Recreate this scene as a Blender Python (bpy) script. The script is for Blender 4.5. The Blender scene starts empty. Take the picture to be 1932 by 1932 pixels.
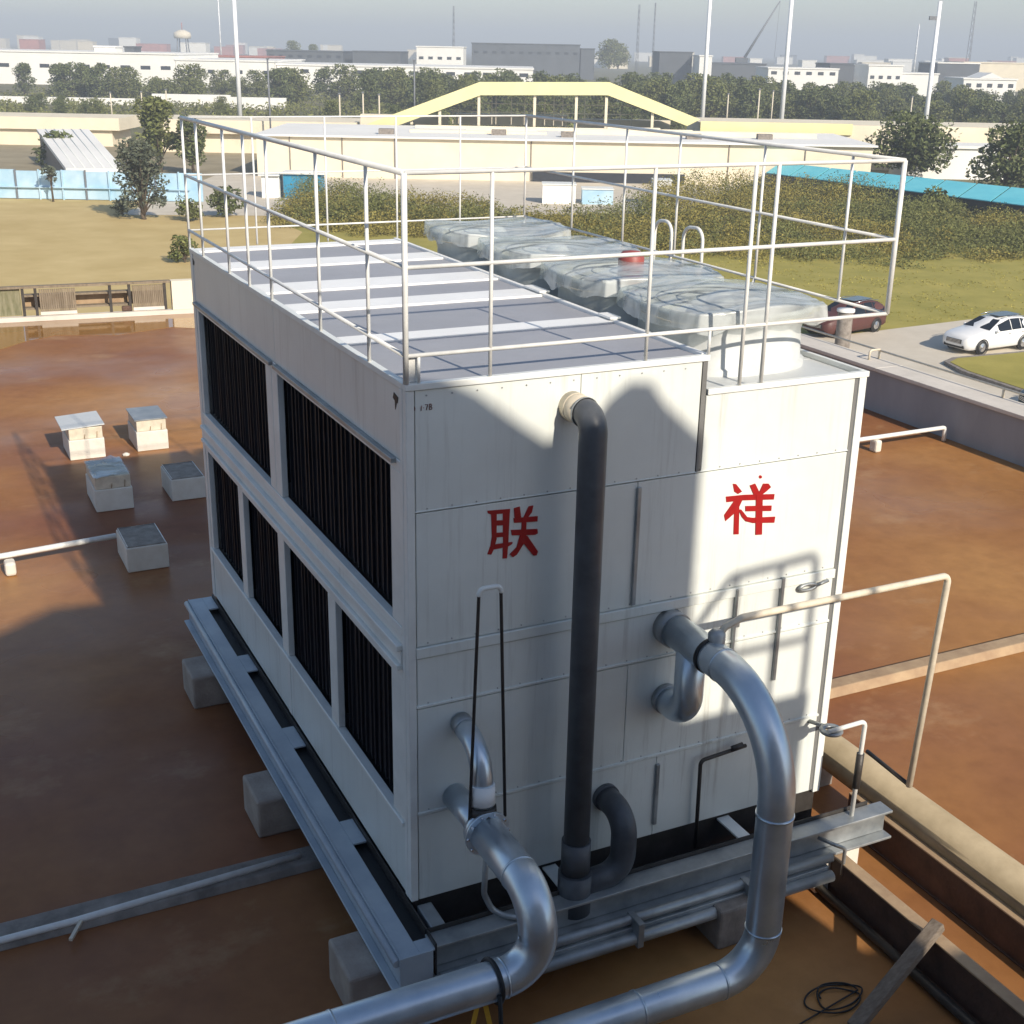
import bpy, bmesh, math, random
from mathutils import Vector, Matrix, noise
random.seed(7)
R = math.radians
sc = bpy.context.scene
col = sc.collection

# ------------------------------------------------------------------ camera, sky, sun, exposure
CAM = Vector((-2.462, -6.3555, 5.1447))
YAW, PITCH, ROLL = 0.457007, 0.34949, 0.018963
fw = Vector((math.sin(YAW)*math.cos(PITCH), math.cos(YAW)*math.cos(PITCH), -math.sin(PITCH)))
rt = fw.cross(Vector((0, 0, 1))).normalized()
up = rt.cross(fw)
r2 = rt*math.cos(ROLL) + up*math.sin(ROLL)
u2 = -rt*math.sin(ROLL) + up*math.cos(ROLL)
cd = bpy.data.cameras.new('camera')
cam = bpy.data.objects.new('camera', cd)
col.objects.link(cam)
cam.matrix_world = Matrix(((r2.x, u2.x, -fw.x, CAM.x), (r2.y, u2.y, -fw.y, CAM.y), (r2.z, u2.z, -fw.z, CAM.z), (0, 0, 0, 1)))
cd.sensor_width = 36.0
cd.lens = 36.0*2397.24/1932
cd.clip_start, cd.clip_end = 0.05, 12000
sc.camera = cam

SUN = Vector((0.21, -1.7, 1.0)).normalized()          # towards the sun
ELEV = math.asin(SUN.z)
w = bpy.data.worlds.new('World')
sc.world = w
w.use_nodes = True
nt = w.node_tree
sky = nt.nodes.new('ShaderNodeTexSky')
sky.sky_type = 'NISHITA'
sky.sun_disc = False
sky.sun_elevation = ELEV
sky.sun_rotation = math.atan2(SUN.x, SUN.y)
sky.air_density, sky.dust_density, sky.ozone_density = 1.0, 0.8, 2.0
sky.altitude = 0
bg = nt.nodes['Background']
bg.inputs[1].default_value = 0.082
nt.links.new(sky.outputs[0], bg.inputs[0])

sd = bpy.data.lights.new('sun', 'SUN')
sd.energy = 3.5
sd.angle = R(0.6)
sd.color = (1.0, 0.90, 0.76)
so = bpy.data.objects.new('sun', sd)
col.objects.link(so)
so.rotation_euler = (-SUN).to_track_quat('-Z', 'Y').to_euler()
so.location = (0, -20, 30)

sc.view_settings.view_transform = 'Standard'
sc.view_settings.look = 'None'
sc.view_settings.exposure = 0.78
sc.view_settings.gamma = 1.0
sc.cycles.max_bounces = 8
sc.cycles.transparent_max_bounces = 12
sc.cycles.volume_bounces = 0

# ------------------------------------------------------------------ materials
MATS = {}
def mat(name, c, rough=0.6, metal=0.0, var=0.18, scale=3.0, bump=0.0, bscale=40.0, c2=None, stretch=(1, 1, 1), spec=0.5, rvar=0.0, detail=6.0):
    if name in MATS: return MATS[name]
    m = bpy.data.materials.new(name); m.use_nodes = True
    t = m.node_tree; N = t.nodes; b = N['Principled BSDF']
    b.inputs['Roughness'].default_value = rough
    b.inputs['Metallic'].default_value = metal
    b.inputs['Specular IOR Level'].default_value = spec
    tc = N.new('ShaderNodeTexCoord'); mp = N.new('ShaderNodeMapping')
    mp.inputs['Scale'].default_value = stretch
    t.links.new(tc.outputs['Object'], mp.inputs[0])
    n1 = N.new('ShaderNodeTexNoise'); n1.inputs['Scale'].default_value = scale; n1.inputs['Detail'].default_value = detail
    n1.inputs['Roughness'].default_value = 0.62
    t.links.new(mp.outputs[0], n1.inputs['Vector'])
    rp = N.new('ShaderNodeValToRGB')
    if c2 is None:
        lo = tuple(max(0, v*(1-var)) for v in c); hi = tuple(min(1, v*(1+var)) for v in c)
    else: lo, hi = c, c2
    rp.color_ramp.elements[0].position, rp.color_ramp.elements[1].position = 0.32, 0.68
    rp.color_ramp.elements[0].color = (*lo, 1); rp.color_ramp.elements[1].color = (*hi, 1)
    t.links.new(n1.outputs['Fac'], rp.inputs[0])
    t.links.new(rp.outputs[0], b.inputs['Base Color'])
    if rvar:
        mr = N.new('ShaderNodeMapRange'); mr.inputs[1].default_value, mr.inputs[2].default_value = 0.3, 0.7
        mr.inputs[3].default_value, mr.inputs[4].default_value = max(0.02, rough-rvar), min(1, rough+rvar)
        t.links.new(n1.outputs['Fac'], mr.inputs[0]); t.links.new(mr.outputs[0], b.inputs['Roughness'])
    if bump:
        n2 = N.new('ShaderNodeTexNoise'); n2.inputs['Scale'].default_value = bscale; n2.inputs['Detail'].default_value = 4
        bp = N.new('ShaderNodeBump'); bp.inputs['Strength'].default_value = bump; bp.inputs['Distance'].default_value = 0.02
        t.links.new(mp.outputs[0], n2.inputs['Vector'])
        t.links.new(n2.outputs['Fac'], bp.inputs['Height']); t.links.new(bp.outputs[0], b.inputs['Normal'])
    MATS[name] = m
    return m

def panel_mat(name, c, dirt=(0.30, 0.26, 0.20), amount=0.35, rough=0.38):
    """painted sheet steel: faint blotches, vertical run-off streaks, soft dents"""
    m = mat(name, c, rough, 0.0, 0.06, 1.3, 0.0)
    t = m.node_tree; N = t.nodes; b = N['Principled BSDF']
    src = b.inputs['Base Color'].links[0].from_socket
    tc = N.new('ShaderNodeTexCoord'); mp = N.new('ShaderNodeMapping'); mp.inputs['Scale'].default_value = (9, 9, 0.45)
    t.links.new(tc.outputs['Object'], mp.inputs[0])
    s = N.new('ShaderNodeTexNoise'); s.inputs['Scale'].default_value = 1.6; s.inputs['Detail'].default_value = 8; s.inputs['Roughness'].default_value = 0.7
    t.links.new(mp.outputs[0], s.inputs['Vector'])
    big = N.new('ShaderNodeTexNoise'); big.inputs['Scale'].default_value = 1.1
    t.links.new(tc.outputs['Object'], big.inputs['Vector'])
    mu = N.new('ShaderNodeMath'); mu.operation = 'MULTIPLY'
    r1 = N.new('ShaderNodeMapRange'); r1.inputs[1].default_value, r1.inputs[2].default_value = 0.52, 0.78
    t.links.new(s.outputs['Fac'], r1.inputs[0])
    r3 = N.new('ShaderNodeMapRange'); r3.inputs[1].default_value, r3.inputs[2].default_value = 0.35, 0.7
    r3.inputs[4].default_value = amount
    t.links.new(big.outputs['Fac'], r3.inputs[0])
    t.links.new(r1.outputs[0], mu.inputs[0]); t.links.new(r3.outputs[0], mu.inputs[1])
    mx = N.new('ShaderNodeMixRGB'); mx.inputs[2].default_value = (*dirt, 1)
    t.links.new(mu.outputs[0], mx.inputs[0]); t.links.new(src, mx.inputs[1]); t.links.new(mx.outputs[0], b.inputs['Base Color'])
    d = N.new('ShaderNodeTexNoise'); d.inputs['Scale'].default_value = 2.6; d.inputs['Detail'].default_value = 2
    t.links.new(tc.outputs['Object'], d.inputs['Vector'])
    bp = N.new('ShaderNodeBump'); bp.inputs['Strength'].default_value = 0.22; bp.inputs['Distance'].default_value = 0.05
    t.links.new(d.outputs['Fac'], bp.inputs['Height']); t.links.new(bp.outputs[0], b.inputs['Normal'])
    return m

M_PANEL = panel_mat('painted_panel', (0.685, 0.715, 0.68), dirt=(0.20, 0.17, 0.13), amount=0.75)
M_FASCIA = panel_mat('painted_fascia', (0.72, 0.71, 0.66), amount=0.6)
M_TRIM = mat('painted_trim', (0.74, 0.755, 0.72), 0.4, var=0.08, scale=4)
M_WHITE = mat('white_rail_paint', (0.72, 0.72, 0.69), 0.4, var=0.10, scale=9)
M_STRIP = mat('white_strip', (0.84, 0.84, 0.82), 0.5, var=0.05, scale=2)
M_DECK = panel_mat('grey_deck', (0.34, 0.345, 0.37), dirt=(0.2, 0.2, 0.2), amount=0.3, rough=0.55)
M_LDECK = panel_mat('pale_deck', (0.55, 0.57, 0.57), amount=0.4, rough=0.5)
M_JOINT = mat('dark_joint', (0.16, 0.16, 0.155), 0.8)
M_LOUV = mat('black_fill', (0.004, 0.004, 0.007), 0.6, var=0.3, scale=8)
M_SLAT = mat('black_slat', (0.006, 0.006, 0.010), 0.5, var=0.5, scale=3, stretch=(1, 1, .4))
M_GALV = mat('galvanised_pipe', (0.52, 0.60, 0.67), 0.34, 0.80, c2=(0.70, 0.77, 0.82), scale=3.5, bump=0.03, bscale=9, rvar=0.07)
M_STEEL = mat('weathered_steel', (0.26, 0.28, 0.29), 0.45, 0.55, c2=(0.46, 0.48, 0.48), scale=4, bump=0.08, bscale=15, rvar=0.1)
M_BEAM = mat('blue_grey_beam', (0.36, 0.42, 0.48), 0.45, 0.15, c2=(0.48, 0.54, 0.58), scale=3, bump=0.05, bscale=12)
M_DARKPIPE = mat('dark_pipe', (0.080, 0.087, 0.097), 0.42, 0.0, var=0.25, scale=6, bump=0.04, bscale=20)
M_BEIGE = mat('beige_pipe', (0.42, 0.34, 0.22), 0.5, c2=(0.29, 0.23, 0.14), scale=3, bump=0.05, bscale=20)
M_STUB = mat('cream_stub', (0.62, 0.55, 0.43), 0.55, var=0.15, scale=10)
M_CONC = mat('concrete', (0.15, 0.128, 0.11), 0.85, c2=(0.30, 0.265, 0.23), scale=5, bump=0.25, bscale=45)
M_BLOCK = mat('painted_block', (0.62, 0.58, 0.50), 0.8, c2=(0.70, 0.67, 0.60), scale=6, bump=0.12, bscale=60)
M_BLOCKTOP = mat('shaded_block_top', (0.20, 0.17, 0.14), 0.9, c2=(0.34, 0.30, 0.25), scale=9, bump=0.2, bscale=50)  # darker tone puts the tower's shade into the plinth tops
M_RED = mat('red_paint', (0.33, 0.006, 0.007), 0.45, var=0.12, scale=14)
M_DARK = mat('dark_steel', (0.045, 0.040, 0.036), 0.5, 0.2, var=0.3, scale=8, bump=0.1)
M_RUST = mat('rusty_shaded_beam', (0.055, 0.032, 0.024), 0.7, 0.0, c2=(0.11, 0.060, 0.040), scale=6, bump=0.2, bscale=30)  # dark tone also carries the shade on the beams' left faces
M_FLANGE = mat('sunlit_tan_flange', (0.42, 0.30, 0.18), 0.8, c2=(0.30, 0.20, 0.12), scale=5, bump=0.1)  # light tone puts the sun on the beam tops into the colour
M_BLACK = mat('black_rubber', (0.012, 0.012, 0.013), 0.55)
M_YEL = mat('yellow_strap', (0.65, 0.36, 0.03), 0.5)
M_WOOD = mat('grey_timber', (0.13, 0.10, 0.075), 0.85, c2=(0.22, 0.18, 0.14), scale=7, stretch=(1, 6, 6), bump=0.2)
M_WALL = mat('grey_render', (0.30, 0.30, 0.31), 0.85, var=0.12, scale=1.2, stretch=(1, 1, .3), bump=0.1)
M_CAP = mat('pale_parapet_cap', (0.62, 0.57, 0.50), 0.8, var=0.1, scale=2)
M_CREAM = mat('cream_wall', (0.76, 0.68, 0.52), 0.85, var=0.06, scale=.4)
M_YELLOW = mat('pale_yellow_fascia', (0.78, 0.71, 0.37), 0.7, var=0.05, scale=.5)
M_BWHITE = mat('white_building', (0.80, 0.79, 0.75), 0.8, var=0.06, scale=.1)
M_BGREY = mat('grey_cladding', (0.085, 0.095, 0.11), 0.7, var=0.15, scale=.15)
M_BDARK = mat('dark_opening', (0.03, 0.035, 0.045), 0.4)
M_REDROOF = mat('red_sheet_roof', (0.42, 0.17, 0.14), 0.7, var=0.2, scale=.2)
M_BLUE = mat('sky_blue_sheet', (0.30, 0.50, 0.66), 0.5, c2=(0.50, 0.66, 0.78), scale=.5)
M_DBLUE = mat('strong_blue_sheet', (0.03, 0.25, 0.42), 0.5, var=0.15, scale=.6)
M_CYAN = mat('cyan_roof', (0.10, 0.50, 0.60), 0.55, c2=(0.17, 0.60, 0.68), scale=.35)
M_POLE = mat('white_pole', (0.85, 0.86, 0.88), 0.4, var=0.03)
M_MAST = mat('grey_mast', (0.16, 0.17, 0.19), 0.6)
M_BARK = mat('bark', (0.10, 0.075, 0.05), 0.9, var=0.3, scale=6, bump=0.3)
M_SAND = mat('sand', (0.46, 0.335, 0.125), 0.95, c2=(0.57, 0.435, 0.19), scale=.22, bump=0.3, bscale=3)
M_GRASS = mat('dry_grass', (0.25, 0.225, 0.034), 0.95, c2=(0.37, 0.31, 0.065), scale=.35, bump=0.5, bscale=6)
M_GROUND = mat('scrub_ground', (0.10, 0.10, 0.04), 0.95, c2=(0.17, 0.15, 0.07), scale=.06, bump=0.3, bscale=2)
M_YARD = mat('concrete_yard', (0.54, 0.48, 0.38), 0.85, c2=(0.64, 0.575, 0.47), scale=.5, bump=0.05)
M_YARD2 = mat('dry_earth', (0.24, 0.20, 0.12), 0.95, c2=(0.36, 0.30, 0.19), scale=.2, bump=0.3, bscale=3)
M_ASPH = mat('asphalt', (0.05, 0.05, 0.055), 0.85)
M_CARW = mat('white_car_paint', (0.80, 0.80, 0.79), 0.18, var=0.02)
M_CARR = mat('dark_red_car_paint', (0.095, 0.034, 0.028), 0.5, var=0.1)
M_CARD = mat('dark_green_car_paint', (0.015, 0.03, 0.028), 0.2)
M_GLASS = mat('car_glass', (0.010, 0.012, 0.014), 0.06, spec=0.8)
M_CHROME = mat('chrome', (0.6, 0.6, 0.62), 0.2, 0.9)

def leaf_mat(name, a, b):
    m = mat(name, a, 0.75, c2=b, scale=.9, spec=0.25)
    t = m.node_tree; N = t.nodes; bs = N['Principled BSDF']
    src = bs.inputs['Base Color'].links[0].from_socket
    g = N.new('ShaderNodeNewGeometry'); hs = N.new('ShaderNodeHueSaturation')
    mr = N.new('ShaderNodeMapRange'); mr.inputs[3].default_value, mr.inputs[4].default_value = 0.65, 1.4
    t.links.new(g.outputs['Random Per Island'], mr.inputs[0]); t.links.new(mr.outputs[0], hs.inputs['Value'])
    t.links.new(src, hs.inputs['Color']); t.links.new(hs.outputs[0], bs.inputs['Base Color'])
    return m
M_LEAF = leaf_mat('leaf_dark_green', (0.070, 0.092, 0.032), (0.135, 0.150, 0.058))
M_LEAF2 = leaf_mat('leaf_mid_green', (0.088, 0.108, 0.030), (0.165, 0.170, 0.058))
M_LEAFG = leaf_mat('leaf_grey_green', (0.07, 0.085, 0.058), (0.13, 0.14, 0.095))
M_SHRUB = leaf_mat('shrub_olive', (0.17, 0.150, 0.034), (0.27, 0.225, 0.062))
M_SHRUBG = leaf_mat('shrub_green', (0.11, 0.125, 0.036), (0.18, 0.18, 0.06))

def film_mat():
    m = bpy.data.materials.new('plastic_film'); m.use_nodes = True
    t = m.node_tree; N = t.nodes; b = N['Principled BSDF']
    b.inputs['Base Color'].default_value = (0.60, 0.63, 0.62, 1)
    b.inputs['Roughness'].default_value = 0.2
    b.inputs['Specular IOR Level'].default_value = 0.8
    tr = N.new('ShaderNodeBsdfTransparent'); tr.inputs[0].default_value = (0.90, 0.93, 0.92, 1)
    mx = N.new('ShaderNodeMixShader')
    tc = N.new('ShaderNodeTexCoord'); n = N.new('ShaderNodeTexNoise'); n.inputs['Scale'].default_value = 3.0; n.inputs['Detail'].default_value = 8
    n.inputs['Distortion'].default_value = .6
    mp = N.new('ShaderNodeMapping'); mp.inputs['Scale'].default_value = (.45, 1.9, 1); mp.inputs['Rotation'].default_value = (0, 0, .35)
    t.links.new(tc.outputs['Object'], mp.inputs[0]); t.links.new(mp.outputs[0], n.inputs['Vector'])
    mr = N.new('ShaderNodeMapRange'); mr.inputs[1].default_value, mr.inputs[2].default_value = 0.35, 0.65
    mr.inputs[3].default_value, mr.inputs[4].default_value = 0.16, 0.74
    t.links.new(n.outputs['Fac'], mr.inputs[0]); t.links.new(mr.outputs[0], mx.inputs[0])
    t.links.new(tr.outputs[0], mx.inputs[1]); t.links.new(b.outputs[0], mx.inputs[2])
    bp = N.new('ShaderNodeBump'); bp.inputs['Strength'].default_value = 0.3; bp.inputs['Distance'].default_value = 0.02
    t.links.new(n.outputs['Fac'], bp.inputs['Height']); t.links.new(bp.outputs[0], b.inputs['Normal'])
    t.links.new(mx.outputs[0], N['Material Output'].inputs[0])
    return m
M_FILM = film_mat()

def roof_mat():
    m = bpy.data.materials.new('red_brown_roof_coating'); m.use_nodes = True
    t = m.node_tree; N = t.nodes; b = N['Principled BSDF']
    tc = N.new('ShaderNodeTexCoord')
    def nz(s, d, st=(1, 1, 1), ro=.6):
        mp = N.new('ShaderNodeMapping'); mp.inputs['Scale'].default_value = st
        t.links.new(tc.outputs['Object'], mp.inputs[0])
        n = N.new('ShaderNodeTexNoise'); n.inputs['Scale'].default_value = s; n.inputs['Detail'].default_value = d; n.inputs['Roughness'].default_value = ro
        t.links.new(mp.outputs[0], n.inputs['Vector']); return n
    a = nz(.22, 3.0, (1, 1.15, 1), .5); f = nz(5, 8); s = nz(.3, 3, (1, 1.3, 1)); dust = nz(.7, 9, (1, 1.3, 1), .7)
    rp = N.new('ShaderNodeValToRGB'); e = rp.color_ramp.elements
    e[0].position, e[0].color = .30, (0.235, 0.092, 0.044, 1)
    e[1].position, e[1].color = .70, (0.44, 0.225, 0.076, 1)
    k = e.new(.5); k.color = (0.33, 0.150, 0.053, 1)
    t.links.new(a.outputs['Fac'], rp.inputs[0])
    m1 = N.new('ShaderNodeMixRGB'); m1.blend_type = 'MULTIPLY'; m1.inputs[0].default_value = .35
    r1 = N.new('ShaderNodeValToRGB'); r1.color_ramp.elements[0].position = .3; r1.color_ramp.elements[1].position = .65
    r1.color_ramp.elements[0].color = (.5, .46, .44, 1)
    t.links.new(f.outputs['Fac'], r1.inputs[0]); t.links.new(rp.outputs[0], m1.inputs[1]); t.links.new(r1.outputs[0], m1.inputs[2])
    m2 = N.new('ShaderNodeMixRGB'); m2.inputs[2].default_value = (0.52, 0.34, 0.18, 1)
    r2_ = N.new('ShaderNodeMapRange'); r2_.inputs[1].default_value, r2_.inputs[2].default_value = .58, .75; r2_.inputs[4].default_value = .45
    t.links.new(dust.outputs['Fac'], r2_.inputs[0]); t.links.new(r2_.outputs[0], m2.inputs[0]); t.links.new(m1.outputs[0], m2.inputs[1])
    t.links.new(m2.outputs[0], b.inputs['Base Color'])
    rr = N.new('ShaderNodeMapRange'); rr.inputs[1].default_value, rr.inputs[2].default_value = .34, .60
    rr.inputs[3].default_value, rr.inputs[4].default_value = .24, .62
    b.inputs['Specular IOR Level'].default_value = .2
    t.links.new(s.outputs['Fac'], rr.inputs[0]); t.links.new(rr.outputs[0], b.inputs['Roughness'])
    bp = N.new('ShaderNodeBump'); bp.inputs['Strength'].default_value = .12; bp.inputs['Distance'].default_value = .02
    t.links.new(f.outputs['Fac'], bp.inputs['Height']); t.links.new(bp.outputs[0], b.inputs['Normal'])
    return m
M_ROOF = roof_mat()

# ------------------------------------------------------------------ mesh helpers
class MB:
    def __init__(s): s.v = []; s.f = []; s.sm = []
    def add(s, vs, fs, smooth=False):
        o = len(s.v); s.v += [tuple(q) for q in vs]
        s.f += [tuple(i+o for i in f) for f in fs]; s.sm += [smooth]*len(fs); return s
    def box(s, x0, x1, y0, y1, z0, z1):
        v = [(x, y, z) for z in (z0, z1) for y in (y0, y1) for x in (x0, x1)]
        return s.add(v, [(0, 2, 3, 1), (4, 5, 7, 6), (0, 1, 5, 4), (2, 6, 7, 3), (0, 4, 6, 2), (1, 3, 7, 5)])
    def obox(s, c, ax, ay, az, hx, hy, hz):
        c = Vector(c); ax, ay, az = Vector(ax), Vector(ay), Vector(az)
        v = [c+ax*x*hx+ay*y*hy+az*z*hz for z in (-1, 1) for y in (-1, 1) for x in (-1, 1)]
        return s.add(v, [(0, 2, 3, 1), (4, 5, 7, 6), (0, 1, 5, 4), (2, 6, 7, 3), (0, 4, 6, 2), (1, 3, 7, 5)])
    def prism(s, poly, axis, a, b):
        """poly: 2d points; axis y: (x,z) points, x: (y,z), z: (x,y)"""
        mk = {'y': lambda p, h: (p[0], h, p[1]), 'x': lambda p, h: (h, p[0], p[1]), 'z': lambda p, h: (p[0], p[1], h)}[axis]
        n = len(poly)
        v = [mk(p, a) for p in poly]+[mk(p, b) for p in poly]
        f = [tuple(range(n)), tuple(range(2*n-1, n-1, -1))]+[(i, i+n, (i+1) % n+n, (i+1) % n) for i in range(n)]
        return s.add(v, f)
    def tube(s, pts, r, seg=12, cap=True, radii=None):
        pts = [Vector(q) for q in pts]; n = len(pts)
        d = [(pts[min(i+1, n-1)]-pts[max(i-1, 0)]).normalized() for i in range(n)]
        h = Vector((0, 0, 1)) if abs(d[0].z) < .9 else Vector((1, 0, 0))
        a = d[0].cross(h).normalized(); vs = []
        for i in range(n):
            a = (a-d[i]*a.dot(d[i])).normalized(); b = d[i].cross(a); rr = radii[i] if radii else r
            for k in range(seg):
                t = 2*math.pi*k/seg; vs.append(pts[i]+a*math.cos(t)*rr+b*math.sin(t)*rr)
        fs = [(i*seg+k, i*seg+(k+1) % seg, (i+1)*seg+(k+1) % seg, (i+1)*seg+k) for i in range(n-1) for k in range(seg)]
        s.add(vs, fs, True)
        if cap:
            o = len(s.v)-len(vs)
            s.f += [tuple(o+k for k in range(seg))[::-1], tuple(o+(n-1)*seg+k for k in range(seg))]; s.sm += [False, False]
        return s
    def lathe(s, prof, c, seg=24, sup=2.0, axis='z', smooth=True):
        """profile (r,h); sup: super-ellipse exponent"""
        vs = []
        for r, h in prof:
            for k in range(seg):
                t = 2*math.pi*k/seg; cx, sx = math.cos(t), math.sin(t)
                x = math.copysign(abs(cx)**(2/sup), cx)*r; y = math.copysign(abs(sx)**(2/sup), sx)*r
                q = {'z': (x, y, h), 'y': (x, h, y), 'x': (h, x, y)}[axis]
                vs.append((c[0]+q[0], c[1]+q[1], c[2]+q[2]))
        m = len(prof)
        fs = [(i*seg+k, i*seg+(k+1) % seg, (i+1)*seg+(k+1) % seg, (i+1)*seg+k) for i in range(m-1) for k in range(seg)]
        return s.add(vs, fs, smooth)
    def mesh(s, name):
        me = bpy.data.meshes.new(name); me.from_pydata(s.v, [], s.f); me.update()
        bm = bmesh.new(); bm.from_mesh(me); bmesh.ops.recalc_face_normals(bm, faces=bm.faces); bm.to_mesh(me); bm.free()
        me.polygons.foreach_set('use_smooth', s.sm)
        return me

def fillet(pts, rad, n=8):
    pts = [Vector(q) for q in pts]; out = [pts[0]]
    for i in range(1, len(pts)-1):
        r = rad[i-1] if isinstance(rad, (list, tuple)) else rad
        p, a, b = pts[i], (pts[i-1]-pts[i]).normalized(), (pts[i+1]-pts[i]).normalized()
        ang = a.angle(b); tl = r/math.tan(ang/2)
        tl = min(tl, (pts[i-1]-p).length*.98, (pts[i+1]-p).length*.98); r_ = tl*math.tan(ang/2)
        c = p+(a+b).normalized()*(r_/math.sin(ang/2)); s0, s1 = p+a*tl-c, p+b*tl-c
        th = s0.angle(s1); ax = s0.cross(s1).normalized()
        for k in range(n+1): out.append(c+Matrix.Rotation(th*k/n, 3, ax) @ s0)
    out.append(pts[-1]); return out

ROOT = {}
def tag(o, label=None, cat=None, group=None, kind=None):
    if label: o['label'] = label
    if cat: o['category'] = cat
    if group: o['group'] = group
    if kind: o['kind'] = kind
    return o
def thing(name, loc, label, cat, group=None):
    o = bpy.data.objects.new(name, None); col.objects.link(o); o.location = loc; o.empty_display_size = .2
    ROOT[o] = Vector(loc); return tag(o, label, cat, group)
def obj(name, mb, m, parent=None, bevel=0.0, seg=2):
    """mesh given in world coordinates; a part is shifted into its thing's frame"""
    me = mb.mesh(name) if isinstance(mb, MB) else mb
    if m and not me.materials: me.materials.append(m)
    o = bpy.data.objects.new(name, me); col.objects.link(o)
    if parent is not None:
        if isinstance(mb, MB): me.transform(Matrix.Translation(-ROOT[parent]))
        o.parent = parent; ROOT[o] = ROOT[parent]
    else:
        c = sum((Vector(v) for v in mb.v), Vector())/len(mb.v) if isinstance(mb, MB) else Vector()
        if isinstance(mb, MB):
            c.z = min(v[2] for v in mb.v); me.transform(Matrix.Translation(-c)); o.location = c
        ROOT[o] = c
    if bevel:
        bv = o.modifiers.new('bevel', 'BEVEL'); bv.width = bevel; bv.segments = seg; bv.limit_method = 'ANGLE'; bv.angle_limit = R(40)
        bv.harden_normals = False
    return o
def copy_tree(o, parent=None):
    c = o.copy(); col.objects.link(c); c.parent = parent
    for ch in list(o.children): copy_tree(ch, c)
    return c
def struct(name, mb, m, kind='structure'):
    o = obj(name, mb, m); o['kind'] = kind; return o

# ------------------------------------------------------------------ setting: ground far below, the roof, parapets
GZ = -8.0
er = Vector((math.cos(YAW), -math.sin(YAW), 0)); ef = Vector((math.sin(YAW), math.cos(YAW), 0))
CG = Vector((CAM.x, CAM.y, 0))
def bgp(l, d, z=GZ): return CG+er*l+ef*d+Vector((0, 0, z))   # plan frame of the town, turned 26 degrees against the roof
def bgbox(mb, l0, l1, d0, d1, z0, z1):
    c = bgp((l0+l1)/2, (d0+d1)/2, (z0+z1)/2); return mb.obox(c, er, ef, (0, 0, 1), abs(l1-l0)/2, abs(d1-d0)/2, abs(z1-z0)/2)
def sheet(name, pts, z, m):
    mb = MB(); mb.add([(*bgp(l, d)[:2], z) for l, d in pts], [tuple(range(len(pts)))]); return struct(name, mb, m)

mb = MB(); mb.add([(-4000, -4000, GZ), (4000, -4000, GZ), (4000, 4000, GZ), (-4000, 4000, GZ)], [(0, 1, 2, 3)])
struct('ground', mb, M_GROUND)
sheet('sand_field', [(-75, 30), (-14, 30), (-16, 96), (-24, 113), (-75, 118)], GZ+.04, M_SAND)
sheet('bare_earth', [(-95, 119), (-28, 118), (-28, 190), (-95, 190)], GZ+.02, M_YARD2)
sheet('grass_field', [(-14, 30), (70, 30), (70, 100), (36, 96), (-10, 104), (-22, 100)], GZ+.03, M_GRASS)
sheet('concrete_yard', [(6, 28), (60, 28), (60, 73), (33, 70.0), (24, 67.0), (16.5, 62.6), (13, 62.6), (6, 60)], GZ+.08, M_YARD)
sheet('rear_yard', [(-32, 104), (-12, 106), (14, 112), (24, 138), (40, 138), (40, 139), (-32, 139)], GZ+.05, M_YARD)
isl = [(19.4, 56.4), (20.0, 57.2), (21.6, 57.9), (24, 58.9), (34, 61), (34, 50), (21.4, 50.2), (19.6, 54.6)]
mb = MB(); mb.prism([tuple(bgp(l, d)[:2]) for l, d in isl], 'z', GZ+.05, GZ+.24); k = struct('kerb', mb, M_CONC)
isl2 = [(19.6, 56.2), (20.2, 57.0), (21.7, 57.6), (24, 58.6), (34, 60.7), (34, 50.3), (21.6, 50.4), (19.85, 54.6)]
mb = MB(); mb.prism([tuple(bgp(l, d)[:2]) for l, d in isl2], 'z', GZ+.06, GZ+.26); struct('grass_verge', mb, M_GRASS)

ROOFZ = -0.6
FE = lambda x: 23.05-.094*x            # skewed far edge of the roof
mb = MB(); mb.prism([(-26, -18), (12.9, -18), (12.9, FE(12.9)), (-26, FE(-26))], 'z', GZ+.1, ROOFZ)
struct('roof', mb, M_ROOF)

M_PUD = mat('shallow_muddy_water', (0.26, 0.125, 0.035), 0.07, c2=(0.34, 0.17, 0.05), scale=.3, spec=.5)
mb = MB(); pr = random.Random(3)
pts = [(x, FE(x)-.36-.02*math.sin(x*3)) for x in [-14+.6*i for i in range(38)]]+[(x, 20.6+.5*math.sin(x*.9)+.35*math.sin(x*2.3+1)-.05*x) for x in [8.2-.6*i for i in range(38)]]
mb.prism(pts, 'z', ROOFZ+.001, ROOFZ+.005); struct('puddle', mb, M_PUD)

# right parapet with pale cap and outer hand rail
par = thing('parapet_wall', (12.6, 4, ROOFZ), 'grey roof parapet wall with pale cap along the right', 'wall')
y1 = FE(12.5)
obj('wall', MB().box(12.40, 12.86, -18, y1-.3, ROOFZ+.004, .10), M_WALL, par)
ys = [-18, -14.5, -11, -7.5, -4, -.5, 3, 6.4, 9.9, 13.4, 16.9, y1-.2]
for a, b in zip(ys[:-1], ys[1:]):
    obj('cap', MB().box(12.36, 12.95, a+.004, b-.004, .104, .165), M_CAP, par, .008)
rl = obj('hand_rail', MB().tube([(12.90, -17, .31), (12.90, y1-1, .31)], .018, 8), M_STUB, par)
for y in (-10, -6, -2, 2, 5.0, 7.6, 10.45, 13.2, 16, 19):
    obj('rail_post', MB().tube([(12.90, y, .165), (12.90, y, .31)], .022, 8), M_STUB, par)
obj('rail_bracket', MB().tube(fillet([(12.68, 10.45, .165), (12.68, 10.45, .33), (12.90, 10.45, .33)], .05), .02, 8), M_STUB, par)

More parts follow.
